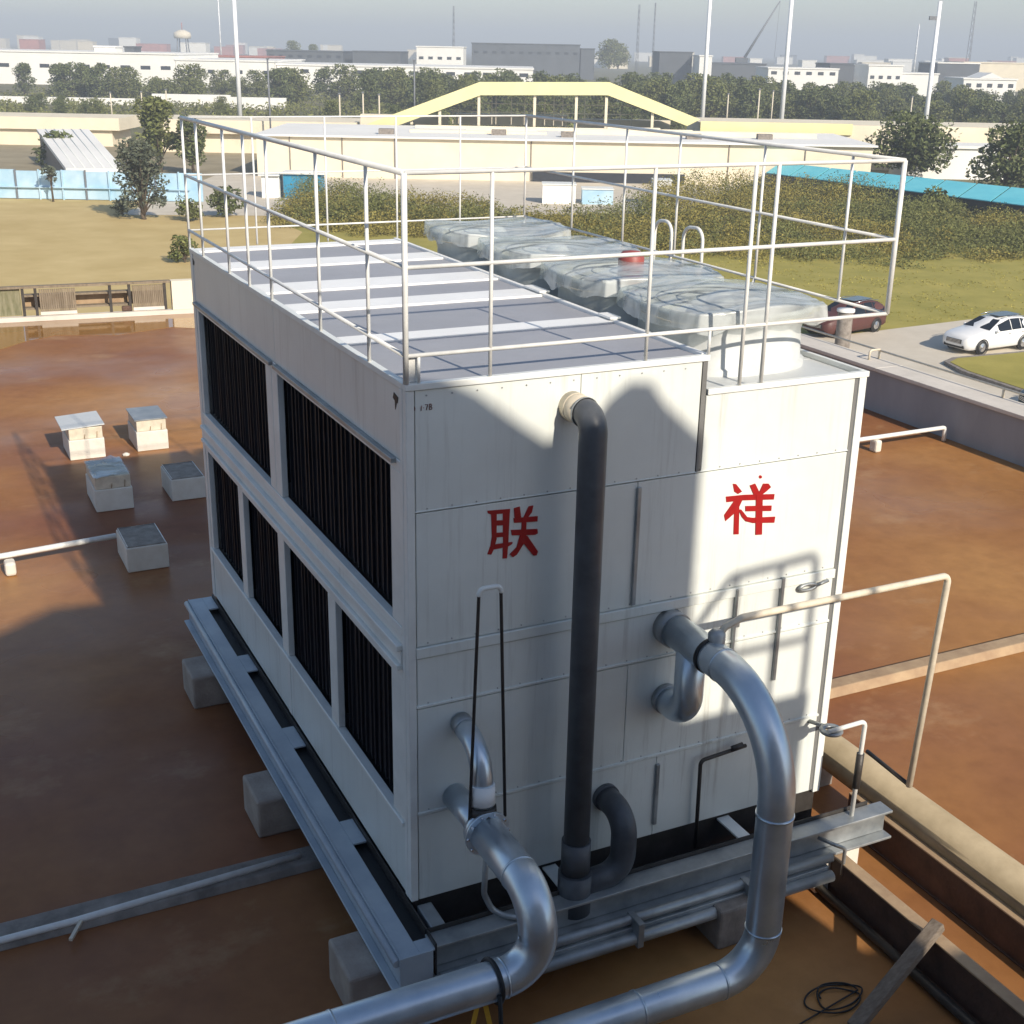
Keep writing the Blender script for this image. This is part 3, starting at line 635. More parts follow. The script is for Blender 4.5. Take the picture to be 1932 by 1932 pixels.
# outlet sweeps forward and down in one long bend
obj('pipe_run', MB().tube(lpath, PR+.002, 28), M_GALV, lp_)
obj('lower_stub', MB().tube([(.298, .0, .714), (.31, -.42, .714)], .085, 24), M_GALV, lp_)
obj('upper_stub', MB().tube(fillet([(.333, .0, 1.236), (.322, -.34, 1.20), (.312, -.40, .72)], .22, 10), .068, 24), M_GALV, lp_)
obj('joint_ring', MB().tube([(.31, -.395, .714), (.31, -.44, .714)], PR+.018, 28), M_GALV, lp_)
fl = obj('flange', MB().tube([(.31, -.455, .714), (.31, -.475, .714)], PR+.035, 28), M_GALV, lp_)
for k in range(10):
    a = k*.628; c_ = Vector((.31+(PR+.022)*math.cos(a), -.45, .714+(PR+.022)*math.sin(a))); obj('bolt', MB().tube([c_, c_+Vector((0, -.04, 0))], .008, 6), M_CHROME, fl)
obj('joint_collar', MB().tube([(.313, -.385, .86), (.312, -.395, .80)], .085, 24), M_DARK, lp_)
obj('wrap_band', MB().tube([(.316, -.370, 1.0), (.313, -.387, .88)], .078, 24), M_STRIP, lp_)
obj('rust_patch', MB().tube([(.333, -.01, 1.235), (.331, -.09, 1.228)], .0695, 24), M_STEEL, lp_)
obj('black_strap', MB().tube([(.02+.02*math.sin(t*.5), -1.15+(PR+.012)*math.cos(t), .25+(PR+.012)*math.sin(t)) for t in [2*math.pi*q/24 for q in range(25)]], .014, 8, False).tube([(.02, -1.15-PR-.012, .25), (.035, -1.27, -.05), (.04, -1.27, -.5)], .014, 8), M_BLACK, lp_)
rings([((.31, -.90, .714), (0, 1, 0)), ((.09, -1.15, .25), (1, 0, 0)), ((-.9, -1.15, .25), (1, 0, 0))], PR+.006, M_GALV, lp_)
ys_ = thing('yellow_sling', (.0, -1.2, ROOFZ), 'yellow lifting strap hanging below the left galvanised pipe', 'strap')
for dx in (0, .12): obj('strap_leg', MB().obox((-.12+dx, -1.2, -.02), (.98, 0, .2 if dx else -.2), (0, 1, 0), (-.2 if dx else .2, 0, .98), .014, .003, .24), M_YEL, ys_)

hs = thing('wire_bail', (.34, -.4, .7), 'tall narrow dark wire bail standing on the left pipe joint', 'wire')
obj('wire_loop', MB().tube(fillet([(.219, -.40, .72), (.27, -.40, 2.29), (.405, -.40, 2.29), (.458, -.40, .76)], .035), .0105, 8), M_DARK, hs)
obj('wire_cap', MB().tube(fillet([(.268, -.40, 2.25), (.27, -.40, 2.292), (.405, -.40, 2.292), (.408, -.40, 2.25)], .035), .015, 8), M_TRIM, hs)

dp_ = thing('dark_pipe', (1.04, -.25, ROOFZ), 'dark grey vertical pipe fixed to the front wall', 'pipe')
obj('wall_stub', MB().tube([(1.04, .0, 3.178), (1.04, -.17, 3.178)], .088, 24), M_STUB, dp_)
obj('stub_ring', MB().tube([(1.04, -.05, 3.178), (1.04, -.062, 3.178)], .0905, 24), M_STUB, dp_)
obj('stub_ring', MB().tube([(1.04, -.155, 3.178), (1.04, -.17, 3.178)], .0915, 24), M_STEEL, dp_)
obj('pipe_run', MB().tube(fillet([(1.04, -.165, 3.178), (1.04, -.27, 3.178), (1.04, -.27, -.22)], .10, 10), .084, 28), M_DARKPIPE, dp_)
obj('coupling', MB().tube([(1.04, -.27, .34), (1.04, -.27, .12)], .096, 28), M_DARKPIPE, dp_)
obj('tee', MB().tube([(1.04, -.27, .10), (1.04, -.27, -.2)], .112, 28), M_DARKPIPE, dp_)
obj('return_bend', MB().tube(fillet([(1.40, .0, .42), (1.40, -.27, .42), (1.40, -.27, .0), (1.06, -.27, -.02)], [.15, .15], 10), .086, 24), M_DARKPIPE, dp_)
obj('bend_collar', MB().tube([(1.40, -.0, .42), (1.40, -.04, .42)], .095, 24), M_DARKPIPE, dp_)

tf = thing('pipe_frame', (3.7, -.5, 0), 'thin beige pipe frame reaching out past the right corner of the tower', 'pipe')
obj('pipe_run', MB().tube(fillet([(1.85, -.50, 1.70), (1.90, -.50, 1.79), (2.03, -.50, 1.835), (3.735, -.50, 1.835), (3.66, -.49, .19)], [.05, .08, .05]), .0235, 10), M_STUB, tf)
obj('foot_bar', MB().tube([(3.66, -.49, .20), (3.70, .01, .20)], .016, 8), M_DARK, tf)
hp = thing('hoop_rail', (3.3, -.33, -.05), 'small white hoop pipe at the foot of the right corner', 'pipe')
obj('hoop', MB().tube(fillet([(3.30, -.33, -.05), (3.32, -.33, .72), (2.99, -.33, .71)], .04), .017, 10), M_WHITE, hp)
obj('sleeve', MB().tube([(3.308, -.33, .18), (3.313, -.33, .46)], .028, 10), M_DARK, hp)
obj('eye_plate', MB().lathe([(.08, -.012), (.085, 0), (.08, .012), (.045, .012), (.04, 0), (.045, -.012), (.08, -.012)], (3.06, -.28, .68), 20), M_STEEL, hp)
obj('wall_arm', MB().tube([(3.10, .0, .60), (3.07, -.24, .68)], .016, 8), M_STEEL, hp)
lr = thing('drain_rod', (2.12, -.06, -.2), 'thin dark angled rod low on the front wall', 'rod')
obj('rod', MB().tube(fillet([(2.135, -.06, -.16), (2.123, -.06, .545), (2.50, -.06, .575)], .04), .014, 8), M_DARK, lr)
obj('lever', MB().tube([(2.38, -.06, .575), (2.46, -.08, .60)], .022, 8), M_DARK, lr)
hz_ = thing('drain_hose', (.42, -.3, -.2), 'thin pale hose curling down behind the left galvanised pipe', 'hose')
obj('hose', MB().tube(fillet([(.36, -.36, .62), (.37, -.30, .15), (.44, -.30, -.02), (.60, -.42, -.03)], .12), .020, 8), M_STEEL, hz_)

bp_ = thing('beige_pipe', (3.97, 0, ROOFZ), 'large beige insulated pipe running along the right side of the tower', 'pipe')
obj('pipe_run', MB().tube([(3.96, -5.2, -.23), (3.96, 14, -.23)], .152, 28), M_BEIGE, bp_)
for y in (-3.6, -1.9, 1.0, 3.0, 6, 9): obj('cladding_seam', MB().tube([(3.96, y, -.23), (3.96, y+.012, -.23)], .155, 28), M_BEIGE, bp_)
for y in (-4, .8, 5, 9.5): obj('saddle', MB().box(3.86, 4.06, y-.06, y+.06, ROOFZ+.003, -.35), M_CONC, bp_)

def ibeam(x, y0, y1, lab, zt=-.285):
    t = thing('floor_beam', (x, (y0+y1)/2, ROOFZ), lab, 'beam')
    obj('web', MB().box(x-.006, x+.006, y0, y1, ROOFZ+.02, zt-.016), M_RUST, t)
    obj('top_flange', MB().box(x-.05, x+.05, y0, y1, zt-.015, zt), M_FLANGE, t, .003, 1)
    obj('bottom_flange', MB().box(x-.06, x+.05, y0, y1, ROOFZ+.003, ROOFZ+.019), M_RUST, t, .003, 1)
    obj('inner_face', MB().box(x-.045, x-.0065, y0, y1, ROOFZ+.0195, zt-.0155), M_RUST, t)
    return t
ibeam(3.80, -5.1, .2, 'rusty floor beam beside the large beige pipe')
ibeam(3.14, -5.1, -.40, 'rusty floor beam under the leaning timber')
fp = obj('floor_pipe', MB().tube([(3.02, .2, ROOFZ+.05), (2.98, -5.0, ROOFZ+.05)], .034, 12), M_DARK); tag(fp, 'thin dark pipe lying on the roof beside the rusty beam', 'pipe')
pl = obj('timber_post', MB().obox(((3.12+2.30)/2, (-1.43-1.62)/2, -.36), Vector((.82, .19, .40)).normalized(), Vector((-.19, .82, 0)).normalized(), Vector((.82, .19, .40)).normalized().cross(Vector((-.19, .82, 0)).normalized()), .46, .045, .035), M_WOOD, None, .008)
tag(pl, 'grey timber post leaning on the rusty beam, lower right', 'timber')
ring = []
for k in range(110):
    k *= .36; t = 2*math.pi*k/16; ring.append((2.42+(.17-.05*math.sin(k*.21))*math.cos(t)+.02*math.sin(k*.5), -1.33+(.11+.03*math.sin(k*.33))*math.sin(t), ROOFZ+.014+.006*math.sin(k*1.3)))
ring = [(1.9, -1.45, ROOFZ+.01), (2.05, -1.42, ROOFZ+.012)]+ring
o = obj('loose_cable', MB().tube(ring, .006, 6), M_BLACK); tag(o, 'black cable lying in loops on the shaded roof', 'cable')

# pipes and kerbs lying on the roof
t = thing('roof_kerb', (-2, 1.5, ROOFZ), 'low mortar kerb carrying a thin white pipe on the shaded roof', 'kerb')
obj('kerb_body', MB().prism([(1.38, ROOFZ+.002), (1.68, ROOFZ+.002), (1.63, ROOFZ+.05), (1.42, ROOFZ+.05)], 'x', -9, -.02), M_CONC, t, .01)
obj('pipe_run', MB().tube([(-9, 1.36, ROOFZ+.045), (-1.92, 1.43, ROOFZ+.06), (-.3, 1.52, ROOFZ+.065)], .026, 10), M_WHITE, t)
obj('broken_clip', MB().obox((-1.93, 1.33, ROOFZ+.055), Vector((.6, 1, .1)).normalized(), Vector((-1, .6, 0)).normalized(), (0, 0, 1), .09, .012, .01), M_STUB, t)
t = thing('roof_kerb', (7.5, 2.05, ROOFZ), 'low pale kerb crossing the sunlit roof right of the tower', 'kerb')
obj('kerb_body', MB().prism([(1.93, ROOFZ+.002), (2.17, ROOFZ+.002), (2.13, ROOFZ+.09), (1.97, ROOFZ+.09)], 'x', 4.15, 12.39), M_FLANGE, t, .01)
t = thing('roof_pipe', (-2, 8.2, ROOFZ), 'thin white pipe crossing the roof left of the nearest plinth', 'pipe')
obj('pipe_run', MB().tube([(-9, 7.35, -.40), (-1.78, 8.25, -.40), (-.47, 8.40, -.40)], .034, 10), M_WHITE, t)
for x, y in ((-1.70, 8.17), (-4.6, 7.8)): obj('support_stub', MB().box(x-.05, x+.07, y-.09, y+.09, ROOFZ+.003, -.435), M_BLOCK, t, .03)
t = thing('roof_pipe', (11, 8.05, ROOFZ), 'thin white pipe ending in a stub before the right parapet', 'pipe')
obj('pipe_run', MB().tube(fillet([(4.2, 8.0, -.37), (12.25, 8.06, -.37), (12.25, 8.06, -.59)], .05), .034, 10), M_WHITE, t)
for x in (6.0, 8.4, 10.85): obj('support_stub', MB().box(x-.06, x+.06, 7.97, 8.13, ROOFZ+.003, -.405), M_BLOCK, t, .03)
for i, (x, y, lab) in enumerate(((-1.42, -.02, 'small pale stone chip on the shaded roof, lower left'), (.30, 12.2, 'small stone chip lying between the far plinths'))):
    o = obj('stone_chip', MB().lathe([(.001, 0), (.05, .005), (.055, .025), (.02, .045), (.001, .045)], (x, y, ROOFZ+.002), 7, smooth=False), M_BLOCK); tag(o, lab, 'stone')

# low open structure along the far left edge of the roof
t = thing('roof_edge_screen', (1, 22.9, ROOFZ), 'low weathered screen of posts and ribbed panels on the far left roof edge', 'screen')
yy = lambda x: FE(x)-.16
def seg(name, x0, x1, z0, z1, m, th=.05, dy=0, bev=0):
    a, b = Vector((x0, yy(x0)+dy, 0)), Vector((x1, yy(x1)+dy, 0)); d = (b-a).normalized(); n = Vector((-d.y, d.x, 0))
    return obj(name, MB().obox((a+b)/2+Vector((0, 0, (z0+z1)/2)), d, n, (0, 0, 1), (b-a).length/2, th, (z1-z0)/2), m, t, bev)
M_OLDW = mat('weathered_screen', (.16, .125, .085), .85, c2=(.26, .21, .15), scale=5, stretch=(3, 3, .5), bump=.15)
M_GREENP = mat('mossy_panel', (.12, .12, .06), .9, c2=(.25, .23, .15), scale=5, stretch=(3, 3, .6))
seg('cap_rail', -8, 3.12, .10, .15, M_OLDW, .07); seg('floor_lip', -8, 12.2, ROOFZ+.003, ROOFZ+.10, M_CAP, .09, -.07)
seg('mossy_panel', -8, -.02, -.48, .098, M_GREENP, .02, .03)
for x in (-5, -2.6, .03, .29, 1.83, 2.24, 3.0): seg('screen_post', x-.03, x+.03, -.50, .099, M_DARK, .045)
for a, b in ((.36, 1.11), (2.30, 2.97)):
    n = 17
    for i in range(n):
        x0 = a+(b-a)*i/n; seg('rib', x0+.004, x0+(b-a)/n-.004, -.42, .06, M_OLDW, .02)
    seg('panel_foot', a, b, -.49, -.421, M_CAP, .05)
for z in (-.08, -.36): seg('shelf', .06, 2.28, z-.02, z+.02, M_OLDW, .10, .14)
seg('back_board', .04, 3.0, -.40, -.12, M_FLANGE, .01, .32)
o = seg('cream_block', 3.14, 5.6, -.50, .14, M_CREAM, .14, .0, .01)
seg('scrap', 2.05, 2.26, -.49, -.38, M_RUST, .05, -.02, .02)

# ------------------------------------------------------------------ vegetation
def leaves(mb, c, rx, ry, rz, n, s, rnd, shell=.55):
    for _ in range(n):
        while True:
            d = Vector((rnd.gauss(0, 1), rnd.gauss(0, 1), rnd.gauss(0, 1)))
            if d.length > .01: break
        d.normalize(); k = shell+(1-shell)*rnd.random()**.6
        p = Vector((c[0]+d.x*rx*k, c[1]+d.y*ry*k, c[2]+d.z*rz*k))
        a = Vector((rnd.gauss(0, 1), rnd.gauss(0, 1), rnd.gauss(0, .7))).normalized(); b = a.orthogonal().normalized()
        b = (Matrix.Rotation(rnd.random()*6.28, 3, a) @ b); ss = s*(.6+.8*rnd.random())
        mb.add([p-a*ss, p-b*ss*.45, p+a*ss, p+b*ss*.45], [(0, 1, 2, 3)])
def tree_meshes(seed, h, cr, n, s, base=.3, lobes=14, squash=.75):
    rnd = random.Random(seed); cm = MB(); tm = MB(); th = h*base
    tm.tube([(0, 0, 0), (.04*h*rnd.uniform(-.4, .4), .02*h, th), (.03*h*rnd.uniform(-.5, .5), 0, h*.75)], .1, 8, radii=[h*.030, h*.022, h*.008])
    for i in range(lobes):
        a = rnd.random()*6.28; q = rnd.random()**.55
        zc = th+(h-th)*(.14+.70*rnd.random()); k = 1-abs((zc-th)/(h-th)-.42)*.95
        c = (math.cos(a)*cr*q*.68*k, math.sin(a)*cr*q*.68*k, zc)
        rl_ = cr*(.26+.24*rnd.random())
        leaves(cm, c, rl_, rl_, rl_*squash, n//lobes, s, rnd)
        st = (0, 0, th*.85+.2*(zc-th)*rnd.random())
        tm.tube([st, ((st[0]+c[0])*.5, (st[1]+c[1])*.5, (st[2]+c[2])*.5+.03*h), c], .05, 5, radii=[h*.013, h*.009, h*.003])
    return cm.mesh('crown'), tm.mesh('trunk')
def place_tree(meshes, p, sc_, rz, lab, lm, group=None, cat='tree', name='tree', sz=1.0):
    t = bpy.data.objects.new(name, None); col.objects.link(t); t.location = p; t.rotation_euler.z = rz; t.scale = (sc_, sc_, sc_*sz); ROOT[t] = Vector(p)
    tag(t, lab, cat, group)
    for nm, me in (('crown', meshes[0]), ('trunk', meshes[1])):
        o = bpy.data.objects.new(nm, me); col.objects.link(o); o.parent = t
    return t
def proto(seed, h, cr, n, s, m, **k):
    c, tm = tree_meshes(seed, h, cr, n, s, **k); c.materials.append(m); tm.materials.append(M_BARK); return c, tm
# near trees, each its own shape
place_tree(proto(1, 6.8, 2.5, 3400, .17, M_LEAFG, base=.05, lobes=26), bgp(-29.3, 101.5), 1, .4, 'grey-green leafy tree with several stems on the sand field', M_LEAFG)
place_tree(proto(2, 3.2, .9, 260, .17, M_LEAFG, base=.5, lobes=8), bgp(-40.1, 112.0), 1, 1, 'thin young tree in front of the pale blue fence', M_LEAFG)
place_tree(proto(3, 8.0, 2.9, 3000, .25, M_LEAF2, base=.15, lobes=24), bgp(-38.5, 141), 1, 0, 'dense green tree left of the tower railing beyond the blue fence', M_LEAF2)
place_tree(proto(4, 7.0, 2.6, 2200, .25, M_LEAF, base=.15, lobes=20), bgp(-34.5, 139), .9, 2, 'darker green tree touching the far corner of the railing', M_LEAF)
place_tree(proto(5, 7.2, 5.4, 5200, .27, M_LEAF, base=.18, lobes=34), bgp(43.2, 146), 1, .2, 'wide dark green tree in front of the cream wall, right', M_LEAF)
place_tree(proto(6, 7.4, 4.0, 3800, .26, M_LEAF, base=.14, lobes=28), bgp(49.2, 132), 1, .9, 'dark green tree cut by the right edge of the picture', M_LEAF)
for i, (l, d, s_, lab, m_) in enumerate(((-25.6, 101, 1.25, 'low green bush at the foot of the multi-stemmed tree', M_LEAF2), (-21.0, 81, 1.15, 'low bush on the sand beside the tower corner', M_LEAF2), (-23.5, 104, 1.7, 'rounded leafy bush seen through the left railing', M_LEAF),
        (-51.5, 146, 2.6, 'dark bush beside the sloping white roof', M_LEAF), (45.2, 101.5, 1.9, 'dark bush below the cyan roof at the right edge', M_LEAF), (37.0, 115.0, 1.6, 'round bush in front of the cyan roof', M_LEAF2), (-31.5, 103, 1.0, 'small bush left of the multi-stemmed tree', M_LEAFG))):
    place_tree(proto(30+i, 1.5, 1.15, 700, .12, m_, base=.08, lobes=12), bgp(l, d), s_, i, lab, m_, cat='bush', name='bush')

# one mass of olive scrub behind the lawn: nobody could count it
rnd = random.Random(99); mb = MB(); mb2 = MB()
def lerp_tab(t, x):
    for (x0, y0), (x1, y1) in zip(t[:-1], t[1:]):
        if x <= x1: return y0+(y1-y0)*max(0, (x-x0))/(x1-x0)
    return t[-1][1]
FR = [(-22, 101), (-5, 93), (15, 86.5), (25, 86), (36, 90.5), (62, 93)]
BK = [(-22, 117), (-10, 111), (2, 102), (8, 105), (15, 123), (25, 129), (33, 117), (40, 109), (50, 103), (62, 102)]
for _ in range(1700):
    l = rnd.uniform(-19, 58); f0 = lerp_tab(FR, l)+1.2*math.sin(l*.7)+.8*math.sin(l*1.9); b0 = lerp_tab(BK, l)
    d = f0+(rnd.random()**1.15)*(b0-f0)
    q = noise.noise(Vector((l*.11, d*.11, 0))); hh = .8+.7*rnd.random()+.8*max(0, q)
    g0 = max(0, min(1, (d-f0)/(b0-f0)))
    hh += g0*(1.5 if 9 < l < 33 else .9 if l < -2 else .3)
    if d-f0 < 5: hh *= .35+.13*(d-f0)
    p = bgp(l, d)
    tgt = mb2 if q+rnd.uniform(-.25, .25)+(.012*(l-20) if l > 20 else 0) > .05 else mb
    leaves(tgt, (p.x, p.y, GZ+hh*.45), .9+.7*rnd.random(), .9+.7*rnd.random(), hh*.62, int(130+45*hh), .070+.03*rnd.random(), rnd, .4)
o = obj('shrubs', mb, M_SHRUB); tag(o, 'olive brown scrub covering the bank behind the lawn', 'scrub', kind='stuff')
o = obj('shrubs', mb2, M_SHRUBG); tag(o, 'green patches among the olive scrub behind the lawn', 'scrub', kind='stuff')

mbg = MB(); r5 = random.Random(12)
for _ in range(9000):
    l = r5.uniform(9, 52); d = r5.uniform(60.5, 92)
    if l > 13 and d < 62.9+(l-13)*.42 and d < 71: continue
    if noise.noise(Vector((l*.35, d*.35, 3)))+r5.uniform(-.3, .3) < 0: continue
    p = bgp(l, d, GZ+.06); leaves(mbg, (p.x, p.y, p.z), .12, .12, .03, 3, .05, r5, .4)
o = obj('grass_tufts', mbg, leaf_mat('tuft', (0.25, 0.225, 0.036), (0.37, 0.32, 0.07))); tag(o, 'dry grass tufts scattered over the lawn on the right', 'grass', kind='stuff')
# belt of trees between the yards and the factories
PT = [proto(50, 8, 4.0, 2600, .30, M_LEAF, base=.05, lobes=22), proto(51, 8, 4.4, 2600, .30, M_LEAF2, base=.05, lobes=24), proto(52, 8, 3.8, 2400, .30, M_LEAF, base=.06, lobes=20), proto(53, 6, 4.6, 2400, .30, M_LEAF2, base=.04, lobes=24)]
RT = proto(54, 8, 3.7, 2600, .28, M_LEAF, base=.12, lobes=26)
rnd = random.Random(5)
for l, lab in ((-122.5, 'leftmost round tree standing before the long white factory'), (-113.5, 'second round tree standing before the long white factory')):
    place_tree(RT, bgp(l, 330), 1.0, l, lab, M_LEAF)
GBT = 'trees of the belt beyond the yellow arched building'
BELT = {'a': ('dense dark tree in the clump before the long white factory', 'trees before the long white factory'), 'b': ('pale hazy tree behind the tall left pole', 'trees behind the tall left pole'), 'c': ('low bushy tree in the row behind the left slab building', 'low trees behind the left slab building'),
        'd': ('tree in the belt left of and behind the arch top', 'trees behind the left half of the arch'), 'e': ('tree in the belt behind the right slope of the arch', 'trees behind the right slope of the arch'), 'f': ('tree in the belt below the white blocks on the right', 'trees below the right white blocks'), 'g': ('low roadside tree along the near edge of the belt', 'low trees along the near edge of the belt')}
def belt(l, d, hmul, k):
    place_tree(PT[rnd.randrange(4)], bgp(l, d), hmul*rnd.uniform(.85, 1.15), rnd.random()*6, BELT[k][0], M_LEAF, BELT[k][1])
for l in range(-106, -76, 4): belt(l, 312+rnd.uniform(-6, 6), 1.0, 'a')
for l in range(-82, -58, 5): belt(l, 345+rnd.uniform(-6, 6), .95, 'b')
for l in range(-110, -52, 4): belt(l+rnd.uniform(-1, 1), rnd.uniform(232, 262), .42, 'c')
for _ in range(48): belt(rnd.uniform(-54, 14), rnd.uniform(268, 345), .98, 'd')
for _ in range(36): belt(rnd.uniform(10, 62), rnd.uniform(250, 350), 1.0, 'e')
for _ in range(72): belt(rnd.uniform(52, 136), rnd.uniform(235, 345), .86, 'f')
for _ in range(22): belt(rnd.uniform(-35, 120), rnd.uniform(225, 250), .55, 'g')
mbf = MB(); r3 = random.Random(8)
for _ in range(1700):
    l, d = r3.uniform(-125, 150), r3.uniform(205, 350); p = bgp(l, d); hh = r3.uniform(1.0, 2.2)
    leaves(mbf, (p.x, p.y, GZ+hh*.4), 2.4, 2.4, hh*.6, 34, .34, r3, .45)
o = obj('shrubs', mbf, M_SHRUBG); tag(o, 'low scrub filling the ground under the far tree belt', 'scrub', kind='stuff')
for i, (l0, l1, d, h_, lab) in enumerate(((-80, -63, 290, 2.6, 'low white wall among the trees left of the tall pole'), (-66, -50, 285, 2.4, 'low white wall right behind the tall left pole'), (-125, -84, 290, 1.5, 'long low white wall below the two round trees'))):
    mbw = MB(); bgbox(mbw, l0, l1, d, d+1, GZ+.02, GZ+h_); o = obj('yard_wall', mbw, M_BWHITE); tag(o, lab, 'wall')
for l, d, s_ in ((-118, 700, 1.3), (42, 640, 1.7), (47, 650, 1.5), (-106, 690, 1.1)):
    place_tree(PT[1], bgp(l, d, GZ+5), s_, l, {-118: 'lone dark tree rising above the dark roofs, left', 42: 'tall dark tree right of the long dark factory', 47: 'second dark tree right of the long dark factory', -106: 'small dark tree beside the lone one above the dark roofs'}[l], M_LEAF)

# ------------------------------------------------------------------ middle distance
# pale blue fence
t = thing('blue_fence', bgp(-45, 114), 'pale blue sheet metal fence behind the sand field', 'fence')
l = -62.0; i = 0
while l < -28.6:
    mb = MB(); bgbox(mb, l+.03, l+2.0, 113.6, 113.7, GZ+.1, GZ+2.45+.05*(i % 3)); obj('panel', mb, M_BLUE, t)
    mb = MB(); bgbox(mb, l-.05, l+.05, 113.4, 113.59, GZ+.02, GZ+2.6); obj('post', mb, M_MAST if i % 3 == 0 else M_BLUE, t)
    l += 2.03; i += 1
mb = MB(); bgbox(mb, -62, -28.6, 113.3, 113.58, GZ+1.05, GZ+1.12); obj('rail', mb, M_BLUE, t)
# sloping white roof on a ramp building
t = thing('ramp_building', bgp(-46, 138), 'building with long sloping white roof above the blue fence', 'building')
A_, B_, C_, D_ = bgp(-55.5, 152, -4.5), bgp(-49.5, 152, -4.4), bgp(-38, 126, -6.35), bgp(-43.6, 126, -6.4)
mb = MB(); mb.add([A_, B_, C_, D_]+[q-Vector((0, 0, .35)) for q in (A_, B_, C_, D_)], [(0, 1, 2, 3), (7, 6, 5, 4), (0, 4, 5, 1), (1, 5, 6, 2), (2, 6, 7, 3), (3, 7, 4, 0)]); obj('roof', mb, M_BWHITE, t)
ins = lambda q, z: Vector((q.x, q.y, z))
mb = MB(); bt = [A_, B_, C_, D_]; cc = sum(bt, Vector())/4
lo = [ins(cc+(q-cc)*.94, GZ+.01) for q in bt]; hi = [cc+(q-cc)*.94-Vector((0, 0, .4)) for q in bt]
mb.add(lo+hi, [(0, 1, 5, 4), (1, 2, 6, 5), (2, 3, 7, 6), (3, 0, 4, 7)]); obj('wall', mb, M_CONC, t)
for i in range(5):
    f0 = (i+1)/6; a, b = A_.lerp(B_, f0)+Vector((0, 0, .02)), D_.lerp(C_, f0)+Vector((0, 0, .02)); mb = MB(); mb.tube([a, b], .05, 6); obj('roof_seam', mb, M_TRIM, t)
# flat white slab building at the left edge
t = thing('slab_building', bgp(-62, 176), 'low cream building with a thick flat roof slab at the left edge', 'building')
mb = MB(); bgbox(mb, -95, -52.6, 174, 184, -5.9, -4.35); obj('roof_slab', mb, M_CREAM, t)
for l0, l1 in ((-72, -63), (-58.6, -53.8)):
    mb = MB(); bgbox(mb, l0, l1, 174.6, 183, GZ+.01, -5.91); obj('wall', mb, M_CREAM, t)
mb = MB(); bgbox(mb, -63, -58.6, 178, 183, GZ+.01, -5.91); obj('dark_bay', mb, M_BDARK, t)
# blue hut seen through the railing
t = thing('blue_hut', bgp(-20, 118), 'strong blue sheet hut seen through the railing', 'hut')
mb = MB(); bgbox(mb, -21.2, -17.8, 117.8, 120, GZ+.01, GZ+2.2); obj('wall', mb, M_DBLUE, t)
mb = MB(); bgbox(mb, -21.4, -17.4, 117.5, 120.2, GZ+2.21, GZ+2.35); obj('roof', mb, M_BWHITE, t)
t = thing('white_hut', bgp(-23, 118), 'small white hut left of the strong blue one', 'hut')
mb = MB(); bgbox(mb, -23.2, -21.6, 117.9, 120, GZ+.01, GZ+2.0); obj('wall', mb, M_BWHITE, t)
mb = MB(); bgbox(mb, -23.4, -21.5, 117.6, 120.1, GZ+2.01, GZ+2.12); obj('roof', mb, M_TRIM, t)
# cream building with the pale yellow arched fascia
t = thing('arched_building', bgp(5, 160), 'long cream building with a pale yellow arched fascia', 'building')
mb = MB(); bgbox(mb, -27.5, 37, 138, 139, GZ+.01, -3.85); obj('front_wall', mb, M_CREAM, t)
mb = MB(); bgbox(mb, 1.5, 17.5, 137.7, 137.98, GZ+.01, -6.95); obj('dark_bay', mb, M_BDARK, t)
mb = MB(); bgbox(mb, -27.7, 37.4, 137.5, 158, -3.84, -3.65); obj('terrace', mb, M_BWHITE, t)
for a, b, d_, z0, z1 in ((-12, 3, 145, -3.64, -3.35), (5, 33, 147, -3.64, -3.1), (-12, 20, 153, -3.64, -3.3), (-6, 2, 149, -3.64, -3.2), (10, 16, 150.5, -3.64, -3.0)):
    mb = MB(); bgbox(mb, a, b, d_, d_+.4, z0, z1); obj('terrace_parapet', mb, M_CREAM, t)
for a, d_ in ((-15, 141), (-3, 143), (4.5, 141.5), (18, 142), (26, 144)):
    mb = MB(); bgbox(mb, a, a+1.6, d_, d_+1.2, -3.64, -3.1); obj('roof_unit', mb, M_CONC, t)
mb = MB(); bgbox(mb, -46, -21, 168, 178, GZ+.01, -5.6); obj('rear_wall', mb, M_CREAM, t)
mb = MB(); bgbox(mb, -47, -20.5, 167, 178, -5.59, -3.95); obj('rear_slab', mb, M_CREAM, t)
def bgprism(pts, d0, d1):
    mb = MB(); n = len(pts); v = [bgp(l_, d0, z) for l_, z in pts]+[bgp(l_, d1, z) for l_, z in pts]
    mb.add(v, [tuple(range(n)), tuple(range(2*n-1, n-1, -1))]+[(i, i+n, (i+1) % n+n, (i+1) % n) for i in range(n)]); return mb
top = [(-23.5, -6.0), (-18.5, -3.75), (-4.83, 1.36), (10.66, 1.62), (21.7, -2.42)]
low = [(20.2, -3.2), (10.5, .15), (-4.7, -.12), (-18.5, -5.2), (-23.5, -7.2)]
for i in range(4):
    a, b, c, d = top[i], top[i+1], low[3-i], low[4-i]
    obj('arch_fascia', bgprism([a, b, c, d], 159.6, 160.6), M_YELLOW, t)
obj('arch_soffit', bgprism([(x, z+.15) for x, z in ((-18.3, -5.1), (-4.7, -.02), (10.5, .25), (20, -3.1))]+[(20, -2.9), (10.5, .5), (-4.7, .25), (-18.3, -4.85)], 160.65, 166), M_CONC, t)
mb = MB(); bgbox(mb, 21.75, 96, 159.6, 172, -6.2, -2.75); obj('right_slab', mb, M_CREAM, t)
mb = MB(); bgbox(mb, 21.75, 40, 159.3, 159.55, -3.9, -2.6); obj('yellow_band', mb, M_YELLOW, t)
mb = MB(); bgbox(mb, 24, 95, 160.5, 171, GZ+.01, -6.21); obj('right_wall', mb, M_CREAM, t)
